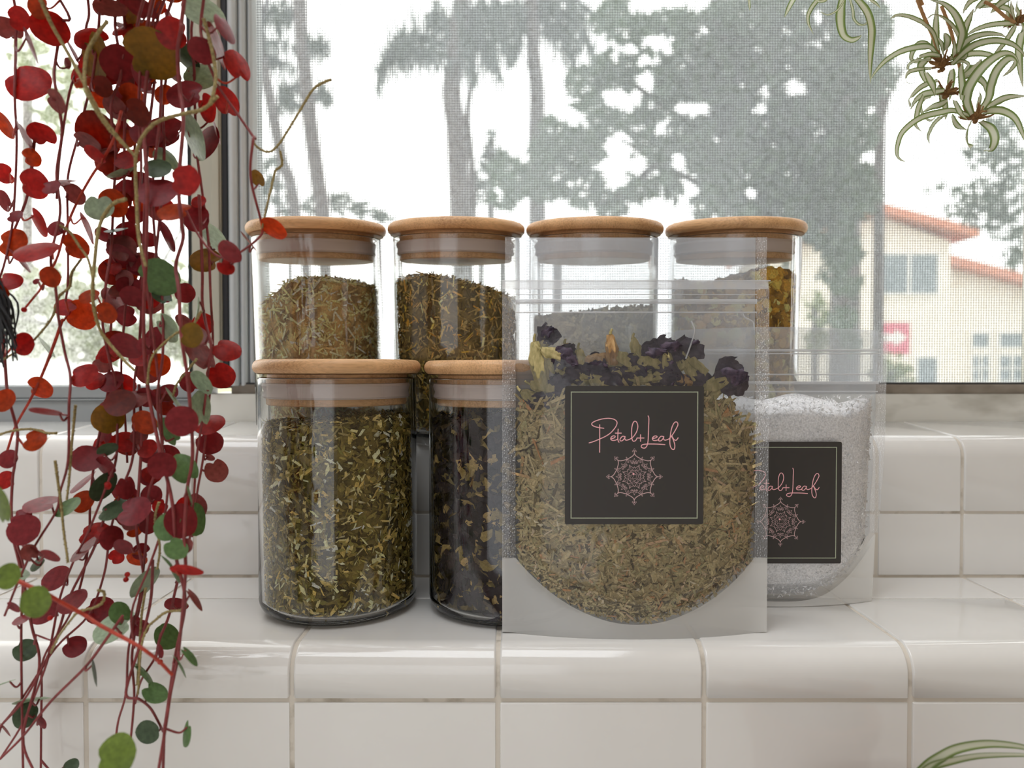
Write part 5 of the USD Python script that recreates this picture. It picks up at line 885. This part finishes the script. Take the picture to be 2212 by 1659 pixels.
def ribbon(pts, w, y0, amp, rr, taper=1.0):
    sp0 = spline(pts, 7); n = len(sp0); t = np.linspace(0, 1, n); yy = y0 + amp * np.sin(math.pi * t * .9) * rr.choice([-1, 1]); sp = np.array([P(a, b, y) for (a, b), y in zip(sp0, yy)])
    tg = np.gradient(sp, axis=0); tg /= np.linalg.norm(tg, axis=1, keepdims=True); tw = rr.normal(0, .22) + rr.normal(0, .5) * t
    side = np.cross(tg, [0, -1.0, 0]); side /= np.linalg.norm(side, axis=1, keepdims=True) + 1e-9; nn = np.cross(side, tg); sd = side * np.cos(tw)[:, None] + nn * np.sin(tw)[:, None]; nn2 = np.cross(sd, tg)
    ww = 1.35 * w * y0 / FPX / 2 * np.minimum(1, .55 + 2.2 * t) * (1 - (t ** 3.2) * .93) / np.maximum(np.abs(np.cos(tw)), .55)
    off = np.array([-1, -.62, -.22, .22, .62, 1]); V = sp[:, None] + sd[:, None] * (off[None, :, None] * ww[:, None, None]) + nn2[:, None] * ((np.abs(off) * .22)[None, :, None] * ww[:, None, None])
    k = len(off); i, j = np.meshgrid(np.arange(n - 1), np.arange(k - 1), indexing="ij"); a = i * k + j; m = tm(V.reshape(-1, 3), quads(np.stack([a, a + 1, a + k + 1, a + k], -1).reshape(-1, 4)))
    m.metadata["rnd"] = np.tile(np.abs(off), n); return m
r = np.random.default_rng(77); SC = np.array([0.262, 0.485, 0.425])
sp_ = thing("spider_plant", "variegated spider plant with pale striped leaves hanging at the upper right", "spider plant"); hanging_pot(sp_, SC, 0.075, 0.09)
CR = [(800, 650), (1135, 1175), (1545, 232), (850, 930)]; yc = [0.485, 0.47, 0.50, 0.49]; crown = []
for (cx, cy), y in zip(CR, yc):
    c = P(1860 + cx / 4.608, cy / 4.608, y); ms = []
    for k in range(26):
        d = r.normal(size=3); d[2] = abs(d[2]) * .8 - .1; d /= np.linalg.norm(d); L = r.uniform(.004, .011); ms.append(tube(spline([c, c + d * L * .6, c + d * L + r.normal(0, .0012, 3)], 3), np.linspace(.0011, .0004, 7), 5))
    for k in range(8): b = trimesh.creation.icosphere(1, r.uniform(.0010, .0019)); b.apply_translation(c + r.normal(0, .0014, 3)); ms.append(b)
    crown.append(obj("plantlet", ms, m_crown, sp_, smooth=60, label="brown rooted crown of a young plantlet"))
for pts, w, ci in SPL:
    m = ribbon(A(pts), w / 4.608, yc[ci] + r.uniform(-.012, .012), r.uniform(.004, .016), r)
    o = usdkit.mesh(stage, numbered(path_of(crown[ci]), "leaf"), m, m_strip, smooth=True); UsdGeom.PrimvarsAPI(o).CreatePrimvar("rnd", Sdf.ValueTypeNames.FloatArray, "vertex").Set(Vt.FloatArray.FromNumpy(m.metadata["rnd"].astype(np.float32)))
def add_leaf(parent, m): 
    o = usdkit.mesh(stage, numbered(path_of(parent), "leaf"), m, m_strip, smooth=True); UsdGeom.PrimvarsAPI(o).CreatePrimvar("rnd", Sdf.ValueTypeNames.FloatArray, "vertex").Set(Vt.FloatArray.FromNumpy(m.metadata["rnd"].astype(np.float32))); return o
up = P(1820, -60, .47); mc = obj("plantlet", tube(spline([SC + np.array([-.05, 0, .08]), SC + np.array([-.085, 0, .07]), up + np.array([.004, 0, .012]), up], 6), .0022, 6), m_stolon, sp_, smooth=60)
for pts, w in SPB: add_leaf(mc, ribbon(B_(pts), w / 7.373, .468 + r.uniform(-.006, .006), r.uniform(.002, .008), r))
for pts in (A([(520, -120), (560, 0), (620, 150), (700, 330), (740, 430), (790, 620)]), A([(800, 60), (840, 160), (900, 330), (990, 700), (1040, 860), (1120, 1150)]), A([(1230, 20), (1310, 60), (1440, 170), (1530, 225)])):
    q = [P(a, b, .492) for a, b in pts]; q = ([SC + np.array([-.02, 0, .085]), SC + np.array([-.078, 0, .095])] + q) if pts[0][1] < 0 else q
    obj("stolon", tube(spline(q, 6), .0011, 6), m_stolon, sp_, smooth=60)
sq = thing("spider_plant", "two green striped leaf blades arching in at the lower right corner", "spider plant"); pc = np.array([P(1985, 1690, .33)[0], .33, -.14])
prof = [(0, 0), (.028, 0), (.036, .07), (.039, .07), (.040, .082), (.034, .082), (.033, .072), (0, .072)]
obj("pot", place(lathe(prof, 40), trimesh.transformations.translation_matrix(pc)), m_pot, sq, smooth=40); obj("soil", place(lathe([(0, .076), (.0335, .075), (.0335, .0725), (0, .0725)], 30), trimesh.transformations.translation_matrix(pc)), m_soil, sq, smooth=40)
for pts, w in (([(440, 2020), (490, 1780), (600, 1640), (750, 1530), (1000, 1405), (1400, 1345), (1855, 1390), (2150, 1500)], 110), ([(450, 2020), (500, 1800), (640, 1640), (900, 1560), (1300, 1490), (1855, 1485), (2200, 1540)], 120), ([(430, 2020), (380, 1900), (250, 1800), (100, 1780)], 60)):
    add_leaf(sq, ribbon(C_(pts), w / 5.946, .33, .004, r))
cb = thing("cable", "dark cable sagging outside the cloudy left pane", "cable"); obj("wire", tube(spline([P(-2600, -300, 4.0), P(-900, 500, 4.0), P(-60, 652, 4.0), P(10, 672, 4.0), P(60, 690, 4.0), P(125, 700, 4.0), P(200, 690, 4.0), P(330, 600, 4.0), P(520, 200, 4.0), P(700, -500, 4.0)], 6), .012, 6), m_cord, cb, smooth=60)
